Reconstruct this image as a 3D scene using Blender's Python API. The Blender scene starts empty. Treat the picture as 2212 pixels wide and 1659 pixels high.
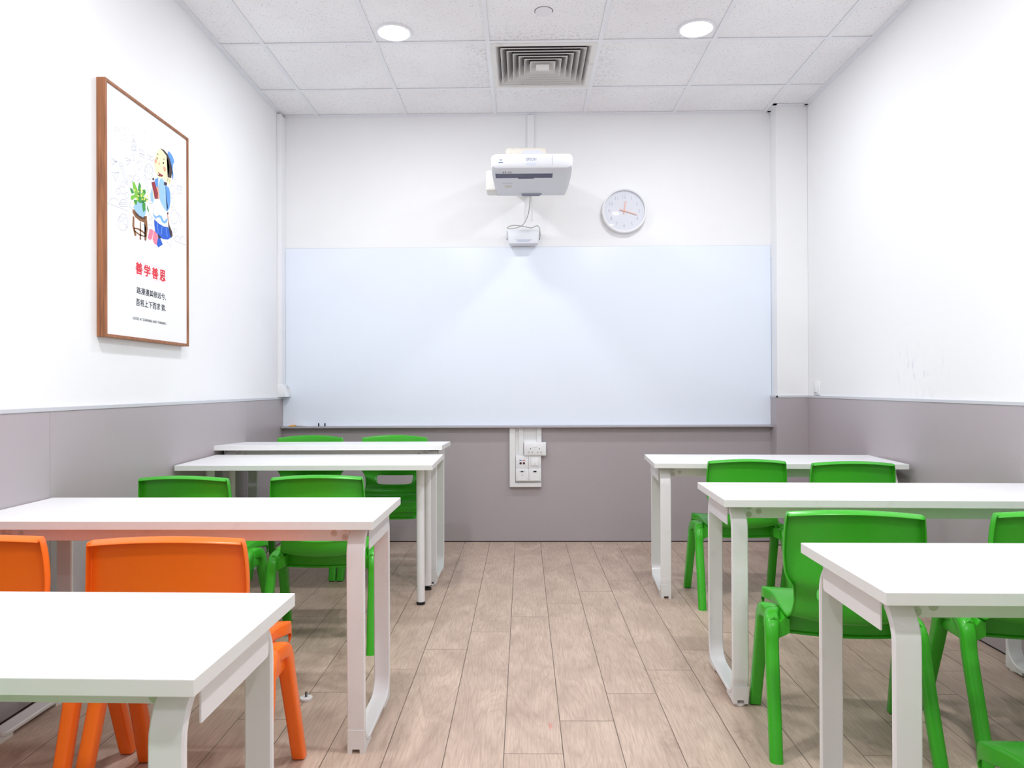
import bpy, bmesh, math, random
from mathutils import Vector, Matrix
random.seed(7)
S = bpy.context.scene
C = S.collection
PI = math.pi

# ------------------------------------------------------------------ camera
CAM_H = 1.0426
cam_d = bpy.data.cameras.new('camera')
cam_d.sensor_fit = 'HORIZONTAL'
cam_d.sensor_width = 36.0
cam_d.lens = 1558.49 / 2212 * 36.0
cam_d.clip_start = 0.05
cam = bpy.data.objects.new('camera', cam_d)
C.objects.link(cam)
S.camera = cam
def cam_matrix(yaw, pitch, roll, pos):
    f = Vector((-math.sin(yaw) * math.cos(pitch), math.cos(yaw) * math.cos(pitch), math.sin(pitch)))
    r = Vector((math.cos(yaw), math.sin(yaw), 0))
    u = r.cross(f)
    r2 = r * math.cos(roll) + u * math.sin(roll)
    u2 = u * math.cos(roll) - r * math.sin(roll)
    return Matrix(((r2.x, u2.x, -f.x, pos[0]), (r2.y, u2.y, -f.y, pos[1]), (r2.z, u2.z, -f.z, pos[2]), (0, 0, 0, 1)))
cam.matrix_world = cam_matrix(0.01593, 0.0035, -0.00395, (0, 0, CAM_H))

# ------------------------------------------------------------------ world, colour management, lamps
w = bpy.data.worlds.new('world')
S.world = w
w.use_nodes = True
w.node_tree.nodes['Background'].inputs[0].default_value = (0.9, 0.93, 1.0, 1)
w.node_tree.nodes['Background'].inputs[1].default_value = 0.15
S.view_settings.view_transform = 'Standard'
S.view_settings.look = 'None'
S.view_settings.gamma = 1.0
S.view_settings.use_curve_mapping = False
S.view_settings.exposure = 0.16
S.cycles.use_denoising = True
S.cycles.max_bounces = 12
S.cycles.diffuse_bounces = 8
LAMP_POWER = [8.9, 8.9, 19.0, 19.0, 12.0, 12.0, 5.0, 5.0]
LAMP_COLOR = (0.955, 0.972, 1.0)
LAMP_XY = [(-0.661, 3.708), (0.893, 3.706), (-0.661, 1.85), (0.893, 1.85), (-0.661, 0.0), (0.893, 0.0), (-0.661, -1.8), (0.893, -1.8)]

# ------------------------------------------------------------------ room numbers (metres)
XL, XR, YB, YF, HC = -1.633, 1.860, 4.849, -2.7, 2.873
COLX, COLY = 1.657, 4.735
RAIL = 0.977

# ------------------------------------------------------------------ helpers
def srgb(r, g, b):
    f = lambda c: (c / 255 / 12.92) if c / 255 <= 0.04045 else ((c / 255 + 0.055) / 1.055) ** 2.4
    return (f(r), f(g), f(b), 1.0)

def mat(name, col, rough=0.5, metal=0.0, var=0.0, scale=6.0, bump=0.0, bscale=60.0, spec=0.5, coat=0.0, dirt=0.0, dscale=9.0, dcol=(0.3, 0.28, 0.27, 1)):
    m = bpy.data.materials.new(name)
    m.use_nodes = True
    nt = m.node_tree
    b = nt.nodes['Principled BSDF']
    b.inputs['Base Color'].default_value = col
    b.inputs['Roughness'].default_value = rough
    b.inputs['Metallic'].default_value = metal
    b.inputs['Specular IOR Level'].default_value = spec
    b.inputs['Coat Weight'].default_value = coat
    tc = nt.nodes.new('ShaderNodeTexCoord')
    last = None
    if var > 0:
        n = nt.nodes.new('ShaderNodeTexNoise')
        n.inputs['Scale'].default_value = scale
        n.inputs['Detail'].default_value = 4
        nt.links.new(tc.outputs['Object'], n.inputs['Vector'])
        r = nt.nodes.new('ShaderNodeMapRange')
        r.inputs[1].default_value = 0.3; r.inputs[2].default_value = 0.7
        r.inputs[3].default_value = 1 - var; r.inputs[4].default_value = 1 + var * 0.4
        nt.links.new(n.outputs['Fac'], r.inputs[0])
        h = nt.nodes.new('ShaderNodeMix'); h.data_type = 'RGBA'; h.blend_type = 'MULTIPLY'
        h.inputs[0].default_value = 1.0
        h.inputs[6].default_value = col
        nt.links.new(r.outputs[0], h.inputs[7])
        last = h.outputs[2]
    if dirt > 0:
        n = nt.nodes.new('ShaderNodeTexNoise')
        n.inputs['Scale'].default_value = dscale
        n.inputs['Detail'].default_value = 8
        n.inputs['Roughness'].default_value = 0.7
        nt.links.new(tc.outputs['Object'], n.inputs['Vector'])
        r = nt.nodes.new('ShaderNodeMapRange')
        r.inputs[1].default_value = 0.58; r.inputs[2].default_value = 0.74
        r.inputs[3].default_value = 0.0; r.inputs[4].default_value = dirt
        nt.links.new(n.outputs['Fac'], r.inputs[0])
        h = nt.nodes.new('ShaderNodeMix'); h.data_type = 'RGBA'
        nt.links.new(r.outputs[0], h.inputs[0])
        if last: nt.links.new(last, h.inputs[6])
        else: h.inputs[6].default_value = col
        h.inputs[7].default_value = dcol
        last = h.outputs[2]
    if last: nt.links.new(last, b.inputs['Base Color'])
    if bump > 0:
        n = nt.nodes.new('ShaderNodeTexNoise')
        n.inputs['Scale'].default_value = bscale
        n.inputs['Detail'].default_value = 6
        nt.links.new(tc.outputs['Object'], n.inputs['Vector'])
        bp = nt.nodes.new('ShaderNodeBump')
        bp.inputs['Strength'].default_value = bump
        bp.inputs['Distance'].default_value = 0.002
        nt.links.new(n.outputs['Fac'], bp.inputs['Height'])
        nt.links.new(bp.outputs[0], b.inputs['Normal'])
    return m

class N:
    """short hand for node graphs"""
    def __init__(s, m): s.m = m; s.t = m.node_tree
    def n(s, typ, **k):
        x = s.t.nodes.new(typ)
        for a, v in k.items(): setattr(x, a, v)
        return x
    def put(s, sock, v):
        if hasattr(v, 'is_linked'): s.t.links.new(v, sock)
        else: sock.default_value = v
    def math(s, op, a, b=0.0, c=None):
        x = s.n('ShaderNodeMath', operation=op); s.put(x.inputs[0], a); s.put(x.inputs[1], b)
        if c is not None: s.put(x.inputs[2], c)
        return x.outputs[0]
    def mix(s, f, a, b, bt='MIX'):
        x = s.n('ShaderNodeMix', data_type='RGBA', blend_type=bt); s.put(x.inputs[0], f); s.put(x.inputs[6], a); s.put(x.inputs[7], b)
        return x.outputs[2]
    def rng(s, v, a, b, c, d):
        x = s.n('ShaderNodeMapRange'); s.put(x.inputs[0], v)
        for i, q in enumerate((a, b, c, d)): x.inputs[i + 1].default_value = q
        return x.outputs[0]

def obj(name, bm, m, parent=None, smooth=None, loc=None):
    """link a bmesh as one mesh object; m is a material or a list of them"""
    me = bpy.data.meshes.new(name)
    bmesh.ops.recalc_face_normals(bm, faces=bm.faces)
    bm.to_mesh(me); bm.free()
    for x in (m if isinstance(m, (list, tuple)) else [m]): me.materials.append(x)
    if smooth is not None:
        me.polygons.foreach_set('use_smooth', [True] * len(me.polygons))
        if smooth < 179: me.set_sharp_from_angle(angle=math.radians(smooth))
    o = bpy.data.objects.new(name, me)
    C.objects.link(o)
    if loc: o.location = loc
    if parent: o.parent = parent
    return o

def tag(o, label, cat, group=None):
    o['label'] = label; o['category'] = cat
    if group: o['group'] = group
    return o

def thing(name, label, cat, loc=(0, 0, 0), rotz=0.0, group=None):
    o = bpy.data.objects.new(name, None)
    o.empty_display_size = 0.1
    C.objects.link(o)
    o.location = loc; o.rotation_euler = (0, 0, rotz)
    return tag(o, label, cat, group)

def struct(name, bm, m, smooth=None):
    o = obj(name, bm, m, None, smooth)
    o['kind'] = 'structure'
    return o

def box(bm, a, b, bev=0.0, seg=2, mi=0):
    """axis aligned box from corner a to corner b"""
    r = bmesh.ops.create_cube(bm, size=1.0)
    v = r['verts']
    for p in v:
        p.co = Vector([a[i] + (p.co[i] + 0.5) * (b[i] - a[i]) for i in range(3)])
    fs = set(f for p in v for f in p.link_faces)
    for f in fs: f.material_index = mi
    if bev > 0:
        es = list(set(e for p in v for e in p.link_edges))
        bmesh.ops.bevel(bm, geom=es, offset=bev, segments=seg, profile=0.5, affect='EDGES')
    return bm

def quad(bm, pts, mi=0):
    f = bm.faces.new([bm.verts.new(p) for p in pts]); f.material_index = mi
    return f

def cyl(bm, p, q, r0, r1=None, n=24, cap=True, mi=0):
    """(tapered) cylinder from point p to point q"""
    r1 = r0 if r1 is None else r1
    p, q = Vector(p), Vector(q)
    d = (q - p).normalized()
    a = d.orthogonal().normalized(); b = d.cross(a)
    A = [bm.verts.new(p + (a * math.cos(2 * PI * i / n) + b * math.sin(2 * PI * i / n)) * r0) for i in range(n)]
    B = [bm.verts.new(q + (a * math.cos(2 * PI * i / n) + b * math.sin(2 * PI * i / n)) * r1) for i in range(n)]
    for i in range(n):
        f = bm.faces.new((A[i], A[(i + 1) % n], B[(i + 1) % n], B[i])); f.material_index = mi
    if cap:
        bm.faces.new(A).material_index = mi; bm.faces.new(B[::-1]).material_index = mi
    return bm

def lathe(bm, prof, n=48, axis='z', mi=0):
    """profile of (radius, height) turned about an axis (z up, or y towards -y)"""
    rings = []
    for r, h in prof:
        ring = []
        for i in range(n):
            a = 2 * PI * i / n
            x, y = r * math.cos(a), r * math.sin(a)
            ring.append(bm.verts.new((x, y, h) if axis == 'z' else (x, -h, y)))
        rings.append(ring)
    for A, B in zip(rings, rings[1:]):
        for i in range(n):
            bm.faces.new((A[i], A[(i + 1) % n], B[(i + 1) % n], B[i])).material_index = mi
    bm.faces.new(rings[0]).material_index = mi
    bm.faces.new(rings[-1]).material_index = mi
    bmesh.ops.remove_doubles(bm, verts=bm.verts, dist=1e-6)
    return bm

def smoothpath(pts, k=6):
    """Catmull-Rom through the points"""
    P = [Vector(p) for p in pts]
    P = [P[0] * 2 - P[1]] + P + [P[-1] * 2 - P[-2]]
    out = []
    for i in range(1, len(P) - 2):
        for j in range(k):
            t = j / k
            a, b, c, d = P[i - 1:i + 3]
            out.append(0.5 * ((2 * b) + (c - a) * t + (2 * a - 5 * b + 4 * c - d) * t * t + (3 * b - a - 3 * c + d) * t ** 3))
    out.append(P[-2])
    return out

def tube(bm, pts, r, n=8, k=6):
    P = smoothpath(pts, k)
    rings = []
    ref = None
    for i, p in enumerate(P):
        d = (P[min(i + 1, len(P) - 1)] - P[max(i - 1, 0)]).normalized()
        if ref is None: ref = d.orthogonal().normalized()
        a = (ref - d * ref.dot(d)).normalized(); b = d.cross(a); ref = a
        rings.append([bm.verts.new(p + (a * math.cos(2 * PI * j / n) + b * math.sin(2 * PI * j / n)) * r) for j in range(n)])
    for A, B in zip(rings, rings[1:]):
        for j in range(n): bm.faces.new((A[j], A[(j + 1) % n], B[(j + 1) % n], B[j]))
    bm.faces.new(rings[0]); bm.faces.new(rings[-1])
    return bm

def extrude_poly(bm, pts, d, mi=0):
    """closed prism: polygon pts (3d) swept by vector d"""
    d = Vector(d)
    A = [bm.verts.new(p) for p in pts]
    B = [bm.verts.new(Vector(p) + d) for p in pts]
    n = len(pts)
    bm.faces.new(A).material_index = mi; bm.faces.new(B[::-1]).material_index = mi
    for i in range(n): bm.faces.new((A[i], B[i], B[(i + 1) % n], A[(i + 1) % n])).material_index = mi
    return bm

def text_bm(body, size, align='CENTER', bold=0.0, extrude=0.0002):
    c = bpy.data.curves.new('t', 'FONT')
    c.body = body; c.size = size; c.align_x = align; c.align_y = 'CENTER'
    c.offset = bold; c.extrude = extrude; c.resolution_u = 3
    o = bpy.data.objects.new('t', c)
    C.objects.link(o)
    dg = bpy.context.evaluated_depsgraph_get(); dg.update()
    me = bpy.data.meshes.new_from_object(o.evaluated_get(dg))
    bm = bmesh.new(); bm.from_mesh(me)
    bpy.data.objects.remove(o); bpy.data.curves.remove(c); bpy.data.meshes.remove(me)
    return bm

def bounds(bm):
    return [(min(v.co[i] for v in bm.verts), max(v.co[i] for v in bm.verts)) for i in range(3)]

def fit(bm, x0, x1, y0, y1):
    """scale and move flat lettering into a rectangle"""
    (a, b), (c, d), _ = bounds(bm)
    for v in bm.verts:
        v.co.x = x0 + (v.co.x - a) / (b - a) * (x1 - x0)
        v.co.y = y0 + (v.co.y - c) / (d - c) * (y1 - y0)
    return bm

def dup(root, loc, rotz, label, group, scale=1.0):
    """copy of a thing with copies of its parts and sub-parts"""
    r = root.copy(); C.objects.link(r)
    r.location = loc; r.rotation_euler = (0, 0, rotz); r.scale = (scale,) * 3
    r['label'] = label; r['group'] = group
    for ch in list(root.children):
        c = ch.copy(); C.objects.link(c); c.parent = r
        for g in ch.children:
            d = g.copy(); C.objects.link(d); d.parent = c
    return r

B = bmesh.new
# poster artwork: outlines in metres from the near lower corner of the frame
ART={
 'skin':[[(0.418,0.856),(0.399,0.833),(0.385,0.805),(0.378,0.787),(0.380,0.768),(0.388,0.750),(0.404,0.737),(0.430,0.735),(0.464,0.736),(0.493,0.736),(0.500,0.756),(0.505,0.775),(0.511,0.804),(0.502,0.829),(0.485,0.847),(0.458,0.859),(0.428,0.862)],[(0.495,0.752),(0.512,0.758),(0.527,0.756),(0.519,0.731),(0.501,0.723),(0.488,0.729)],[(0.404,0.739),(0.420,0.742),(0.429,0.736),(0.417,0.726),(0.403,0.728)],[(0.359,0.657),(0.373,0.662),(0.378,0.632),(0.366,0.633)]],
 'hair':[[(0.426,0.862),(0.458,0.866),(0.492,0.858),(0.516,0.840),(0.530,0.814),(0.532,0.783),(0.526,0.759),(0.493,0.754),(0.504,0.775),(0.509,0.804),(0.501,0.828),(0.483,0.847),(0.453,0.857)],[(0.464,0.725),(0.488,0.727),(0.484,0.711),(0.458,0.711)]],
 'cap':[[(0.499,0.874),(0.520,0.872),(0.541,0.862),(0.557,0.843),(0.544,0.828),(0.540,0.799),(0.547,0.781),(0.544,0.755),(0.537,0.764),(0.539,0.792),(0.530,0.814),(0.516,0.840),(0.495,0.857)]],
 'lblue':[[(0.425,0.726),(0.444,0.734),(0.467,0.723),(0.474,0.702),(0.484,0.660),(0.494,0.619),(0.484,0.596),(0.457,0.606),(0.427,0.629),(0.413,0.652),(0.410,0.684)],[(0.356,0.669),(0.366,0.649),(0.371,0.618),(0.366,0.603),(0.347,0.611),(0.342,0.636)],[(0.234,0.576),(0.278,0.581),(0.296,0.573),(0.308,0.563),(0.302,0.539),(0.284,0.523),(0.254,0.523),(0.225,0.533),(0.207,0.547),(0.213,0.558)]],
 'mblue':[[(0.472,0.711),(0.505,0.710),(0.519,0.683),(0.519,0.649),(0.508,0.615),(0.487,0.597),(0.494,0.619),(0.484,0.660)],[(0.378,0.711),(0.410,0.727),(0.409,0.686),(0.391,0.679),(0.383,0.693)]],
 'wave':[[(0.368,0.564),(0.377,0.555),(0.390,0.551),(0.416,0.565),(0.440,0.565),(0.455,0.550),(0.466,0.549),(0.483,0.565),(0.494,0.566),(0.483,0.546),(0.463,0.537),(0.444,0.539),(0.426,0.555),(0.410,0.554),(0.387,0.541),(0.371,0.549)]],
 'skirt':[[(0.374,0.536),(0.416,0.526),(0.456,0.523),(0.494,0.528),(0.511,0.517),(0.526,0.489),(0.497,0.473),(0.456,0.466),(0.429,0.466),(0.409,0.475),(0.384,0.483),(0.376,0.511)],[(0.409,0.467),(0.429,0.462),(0.448,0.441),(0.409,0.420),(0.395,0.432)]],
 'skirtline':[[(0.398,0.525),(0.403,0.527),(0.409,0.482),(0.406,0.481)],[(0.439,0.520),(0.444,0.521),(0.439,0.488),(0.426,0.475),(0.436,0.494)],[(0.476,0.521),(0.481,0.522),(0.491,0.485),(0.487,0.484)]],
 'dark':[[(0.487,0.593),(0.499,0.596),(0.499,0.588),(0.489,0.585)],[(0.496,0.558),(0.508,0.540),(0.533,0.515),(0.537,0.498),(0.526,0.487),(0.513,0.497),(0.501,0.528)],[(0.402,0.478),(0.429,0.472),(0.426,0.461),(0.409,0.463)],[(0.394,0.811),(0.402,0.815),(0.404,0.807),(0.397,0.802)],[(0.449,0.809),(0.458,0.812),(0.460,0.803),(0.451,0.800)],[(0.401,0.834),(0.411,0.828),(0.407,0.825),(0.399,0.831)],[(0.451,0.824),(0.468,0.829),(0.468,0.826),(0.452,0.821)],[(0.359,0.711),(0.372,0.716),(0.374,0.707),(0.361,0.702)]],
 'red':[[(0.352,0.691),(0.378,0.701),(0.391,0.679),(0.405,0.659),(0.402,0.632),(0.379,0.626),(0.369,0.650)],[(0.402,0.754),(0.418,0.750),(0.455,0.750),(0.440,0.739),(0.418,0.740)]],
 'pink':[[(0.336,0.485),(0.367,0.487),(0.355,0.447),(0.336,0.438),(0.320,0.443)],[(0.371,0.486),(0.390,0.481),(0.406,0.468),(0.393,0.428),(0.377,0.429),(0.361,0.445)]],
 'salmon':[[(0.391,0.682),(0.409,0.685),(0.419,0.637),(0.405,0.631),(0.406,0.660)],[(0.378,0.797),(0.390,0.804),(0.399,0.798),(0.395,0.787),(0.382,0.783)],[(0.452,0.786),(0.468,0.795),(0.478,0.787),(0.474,0.773),(0.459,0.770)],[(0.409,0.794),(0.421,0.798),(0.423,0.789),(0.411,0.785)],[(0.489,0.585),(0.496,0.587),(0.510,0.537),(0.503,0.532)],[(0.509,0.747),(0.518,0.751),(0.516,0.737),(0.509,0.734)]],
 'leafl':[[(0.199,0.652),(0.216,0.652),(0.237,0.630),(0.242,0.603),(0.251,0.587),(0.234,0.579),(0.219,0.600),(0.205,0.627)],[(0.191,0.590),(0.219,0.603),(0.225,0.592),(0.196,0.572),(0.186,0.579)],[(0.260,0.617),(0.290,0.630),(0.296,0.618),(0.266,0.603)]],
 'leaf':[[(0.252,0.664),(0.266,0.654),(0.265,0.622),(0.248,0.599),(0.241,0.628)],[(0.182,0.621),(0.202,0.620),(0.213,0.608),(0.196,0.599),(0.185,0.610)],[(0.278,0.638),(0.300,0.645),(0.306,0.633),(0.290,0.616),(0.278,0.622)],[(0.278,0.590),(0.302,0.587),(0.302,0.558),(0.284,0.544),(0.275,0.567)],[(0.315,0.584),(0.330,0.565),(0.327,0.553),(0.315,0.568)],[(0.210,0.579),(0.239,0.584),(0.231,0.562),(0.213,0.561)],[(0.231,0.613),(0.260,0.611),(0.290,0.610),(0.327,0.610),(0.302,0.593),(0.260,0.576),(0.231,0.581)]],
 'yellow':[[(0.208,0.618),(0.214,0.617),(0.216,0.613),(0.219,0.618),(0.225,0.622),(0.219,0.623),(0.216,0.626),(0.214,0.621)],[(0.237,0.619),(0.243,0.618),(0.245,0.614),(0.248,0.620),(0.254,0.624),(0.248,0.624),(0.245,0.628),(0.243,0.623)],[(0.258,0.636),(0.264,0.635),(0.266,0.631),(0.269,0.636),(0.275,0.640),(0.269,0.641),(0.266,0.645),(0.264,0.640)],[(0.237,0.602),(0.243,0.601),(0.245,0.597),(0.248,0.602),(0.254,0.606),(0.248,0.607),(0.245,0.611),(0.243,0.606)],[(0.261,0.608),(0.267,0.607),(0.269,0.603),(0.272,0.609),(0.278,0.613),(0.272,0.613),(0.269,0.617),(0.267,0.612)],[(0.267,0.595),(0.273,0.595),(0.275,0.591),(0.278,0.596),(0.284,0.600),(0.278,0.601),(0.275,0.605),(0.273,0.599)],[(0.226,0.586),(0.231,0.585),(0.234,0.582),(0.236,0.587),(0.242,0.591),(0.236,0.591),(0.234,0.595),(0.231,0.590)],[(0.291,0.608),(0.297,0.607),(0.299,0.603),(0.302,0.609),(0.308,0.613),(0.302,0.613),(0.299,0.617),(0.297,0.612)],[(0.309,0.619),(0.315,0.618),(0.318,0.615),(0.321,0.620),(0.327,0.624),(0.321,0.625),(0.318,0.629),(0.315,0.623)],[(0.306,0.601),(0.312,0.600),(0.315,0.596),(0.317,0.601),(0.323,0.605),(0.317,0.606),(0.315,0.610),(0.312,0.605)],[(0.205,0.561),(0.211,0.560),(0.213,0.556),(0.216,0.561),(0.221,0.565),(0.216,0.566),(0.213,0.570),(0.211,0.565)],[(0.267,0.627),(0.273,0.626),(0.275,0.622),(0.278,0.628),(0.284,0.632),(0.278,0.632),(0.275,0.636),(0.273,0.631)],[(0.285,0.600),(0.291,0.599),(0.293,0.595),(0.296,0.601),(0.302,0.605),(0.296,0.605),(0.293,0.609),(0.291,0.604)]],
 'stool':[[(0.202,0.537),(0.213,0.539),(0.248,0.531),(0.290,0.530),(0.314,0.535),(0.313,0.518),(0.290,0.503),(0.254,0.502),(0.219,0.510),(0.200,0.524)],[(0.203,0.512),(0.199,0.468),(0.217,0.429),(0.231,0.436),(0.214,0.471),(0.215,0.506)],[(0.258,0.501),(0.255,0.424),(0.267,0.424),(0.265,0.499)],[(0.293,0.505),(0.307,0.482),(0.294,0.428),(0.308,0.428),(0.320,0.482),(0.315,0.519)],[(0.211,0.464),(0.242,0.469),(0.278,0.466),(0.304,0.458),(0.302,0.452),(0.272,0.459),(0.239,0.462),(0.212,0.458)],[(0.214,0.455),(0.254,0.447),(0.290,0.447),(0.308,0.454),(0.308,0.447),(0.290,0.442),(0.251,0.440),(0.214,0.449)]],
 'stooltop':[[(0.214,0.531),(0.248,0.527),(0.290,0.526),(0.307,0.528),(0.293,0.515),(0.260,0.513),(0.228,0.518)]],
 'dot':[[(0.051,0.802),(0.050,0.801),(0.048,0.801),(0.048,0.802),(0.050,0.803)],[(0.066,0.814),(0.065,0.813),(0.064,0.812),(0.064,0.814),(0.065,0.815)],[(0.200,0.838),(0.198,0.836),(0.196,0.836),(0.196,0.838),(0.198,0.839)],[(0.067,0.779),(0.066,0.778),(0.065,0.778),(0.065,0.779),(0.066,0.780)],[(0.067,0.810),(0.067,0.809),(0.065,0.809),(0.065,0.810),(0.067,0.811)],[(0.213,0.845),(0.211,0.843),(0.209,0.843),(0.209,0.845),(0.211,0.846)],[(0.066,0.802),(0.065,0.800),(0.064,0.800),(0.064,0.801),(0.065,0.802)],[(0.156,0.812),(0.155,0.810),(0.153,0.810),(0.153,0.812),(0.155,0.813)],[(0.076,0.818),(0.075,0.816),(0.073,0.816),(0.073,0.818),(0.075,0.819)],[(0.099,0.797),(0.099,0.796),(0.098,0.796),(0.098,0.797),(0.099,0.798)],[(0.088,0.831),(0.086,0.829),(0.084,0.828),(0.084,0.831),(0.086,0.832)],[(0.126,0.810),(0.125,0.809),(0.124,0.809),(0.124,0.810),(0.125,0.811)],[(0.153,0.829),(0.151,0.827),(0.149,0.827),(0.149,0.829),(0.151,0.830)],[(0.112,0.804),(0.111,0.803),(0.110,0.803),(0.110,0.804),(0.111,0.805)],[(0.129,0.824),(0.128,0.823),(0.127,0.823),(0.127,0.824),(0.128,0.825)],[(0.105,0.773),(0.104,0.772),(0.103,0.772),(0.103,0.772),(0.104,0.773)],[(0.177,0.850),(0.176,0.848),(0.175,0.848),(0.175,0.849),(0.176,0.850)],[(0.153,0.847),(0.152,0.846),(0.150,0.846),(0.150,0.847),(0.152,0.848)],[(0.109,0.841),(0.108,0.839),(0.107,0.839),(0.107,0.841),(0.108,0.842)],[(0.086,0.780),(0.085,0.779),(0.083,0.779),(0.083,0.780),(0.085,0.781)],[(0.145,0.802),(0.144,0.801),(0.142,0.801),(0.142,0.802),(0.144,0.803)],[(0.247,0.859),(0.246,0.858),(0.245,0.858),(0.245,0.859),(0.246,0.860)],[(0.111,0.831),(0.109,0.829),(0.107,0.829),(0.107,0.831),(0.109,0.832)],[(0.099,0.819),(0.098,0.817),(0.096,0.817),(0.096,0.818),(0.098,0.819)],[(0.092,0.796),(0.092,0.795),(0.091,0.795),(0.091,0.796),(0.092,0.797)],[(0.113,0.764),(0.111,0.762),(0.109,0.762),(0.109,0.764),(0.111,0.765)],[(0.069,0.729),(0.068,0.729),(0.067,0.729),(0.067,0.729),(0.068,0.730)],[(0.107,0.742),(0.105,0.740),(0.103,0.740),(0.103,0.742),(0.105,0.743)],[(0.248,0.839),(0.247,0.837),(0.245,0.837),(0.245,0.839),(0.247,0.840)],[(0.079,0.801),(0.078,0.800),(0.077,0.800),(0.077,0.801),(0.078,0.802)],[(0.095,0.829),(0.094,0.827),(0.092,0.827),(0.092,0.829),(0.094,0.830)],[(0.129,0.840),(0.129,0.839),(0.128,0.839),(0.128,0.840),(0.129,0.841)],[(0.103,0.832),(0.101,0.830),(0.099,0.830),(0.099,0.832),(0.101,0.833)],[(0.097,0.812),(0.097,0.811),(0.096,0.811),(0.096,0.812),(0.097,0.813)],[(0.147,0.850),(0.146,0.849),(0.145,0.849),(0.145,0.850),(0.146,0.851)],[(0.076,0.825),(0.075,0.823),(0.074,0.823),(0.074,0.824),(0.075,0.825)],[(0.070,0.807),(0.069,0.806),(0.068,0.806),(0.068,0.807),(0.069,0.808)],[(0.119,0.843),(0.118,0.841),(0.116,0.841),(0.116,0.843),(0.118,0.845)],[(0.132,0.816),(0.130,0.814),(0.128,0.814),(0.128,0.816),(0.130,0.817)],[(0.299,0.843),(0.297,0.841),(0.296,0.841),(0.296,0.843),(0.297,0.844)],[(0.051,0.781),(0.051,0.780),(0.050,0.780),(0.050,0.781),(0.051,0.782)],[(0.111,0.828),(0.109,0.826),(0.107,0.825),(0.107,0.827),(0.109,0.829)],[(0.100,0.798),(0.100,0.797),(0.099,0.797),(0.099,0.798),(0.100,0.799)],[(0.049,0.791),(0.048,0.790),(0.047,0.790),(0.047,0.791),(0.048,0.792)],[(0.068,0.749),(0.068,0.748),(0.066,0.748),(0.066,0.749),(0.068,0.750)],[(0.264,0.867),(0.263,0.865),(0.261,0.865),(0.261,0.867),(0.263,0.868)],[(0.145,0.852),(0.143,0.849),(0.141,0.849),(0.141,0.851),(0.143,0.853)],[(0.143,0.796),(0.142,0.794),(0.140,0.794),(0.140,0.796),(0.142,0.797)],[(0.088,0.833),(0.087,0.832),(0.086,0.832),(0.086,0.833),(0.087,0.834)],[(0.194,0.810),(0.193,0.808),(0.190,0.808),(0.190,0.810),(0.193,0.812)],[(0.119,0.796),(0.118,0.794),(0.116,0.794),(0.116,0.796),(0.118,0.797)],[(0.157,0.802),(0.156,0.800),(0.154,0.800),(0.154,0.801),(0.156,0.803)],[(0.128,0.799),(0.127,0.797),(0.126,0.797),(0.126,0.798),(0.127,0.799)],[(0.267,0.850),(0.267,0.849),(0.265,0.849),(0.265,0.850),(0.267,0.851)],[(0.301,0.891),(0.299,0.889),(0.297,0.889),(0.297,0.891),(0.300,0.892)],[(0.251,0.868),(0.250,0.867),(0.249,0.867),(0.249,0.868),(0.250,0.869)],[(0.188,0.858),(0.187,0.857),(0.186,0.857),(0.186,0.858),(0.187,0.858)],[(0.114,0.795),(0.113,0.793),(0.111,0.793),(0.111,0.794),(0.113,0.796)],[(0.051,0.733),(0.050,0.732),(0.049,0.732),(0.049,0.733),(0.050,0.733)],[(0.272,0.898),(0.272,0.897),(0.271,0.897),(0.271,0.898),(0.272,0.898)],[(0.081,0.818),(0.079,0.815),(0.077,0.815),(0.077,0.817),(0.079,0.819)],[(0.086,0.755),(0.085,0.754),(0.084,0.754),(0.084,0.755),(0.085,0.756)],[(0.093,0.817),(0.092,0.816),(0.090,0.815),(0.090,0.817),(0.092,0.818)],[(0.145,0.781),(0.144,0.779),(0.142,0.779),(0.142,0.781),(0.144,0.782)],[(0.162,0.852),(0.162,0.851),(0.161,0.851),(0.161,0.852),(0.162,0.852)],[(0.174,0.853),(0.173,0.852),(0.171,0.851),(0.171,0.853),(0.173,0.854)],[(0.133,0.809),(0.132,0.808),(0.131,0.808),(0.131,0.809),(0.132,0.810)],[(0.153,0.806),(0.152,0.804),(0.151,0.804),(0.151,0.805),(0.152,0.807)],[(0.235,0.881),(0.234,0.879),(0.232,0.879),(0.232,0.881),(0.234,0.883)],[(0.150,0.831),(0.149,0.829),(0.148,0.829),(0.148,0.831),(0.149,0.832)]],
}
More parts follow.
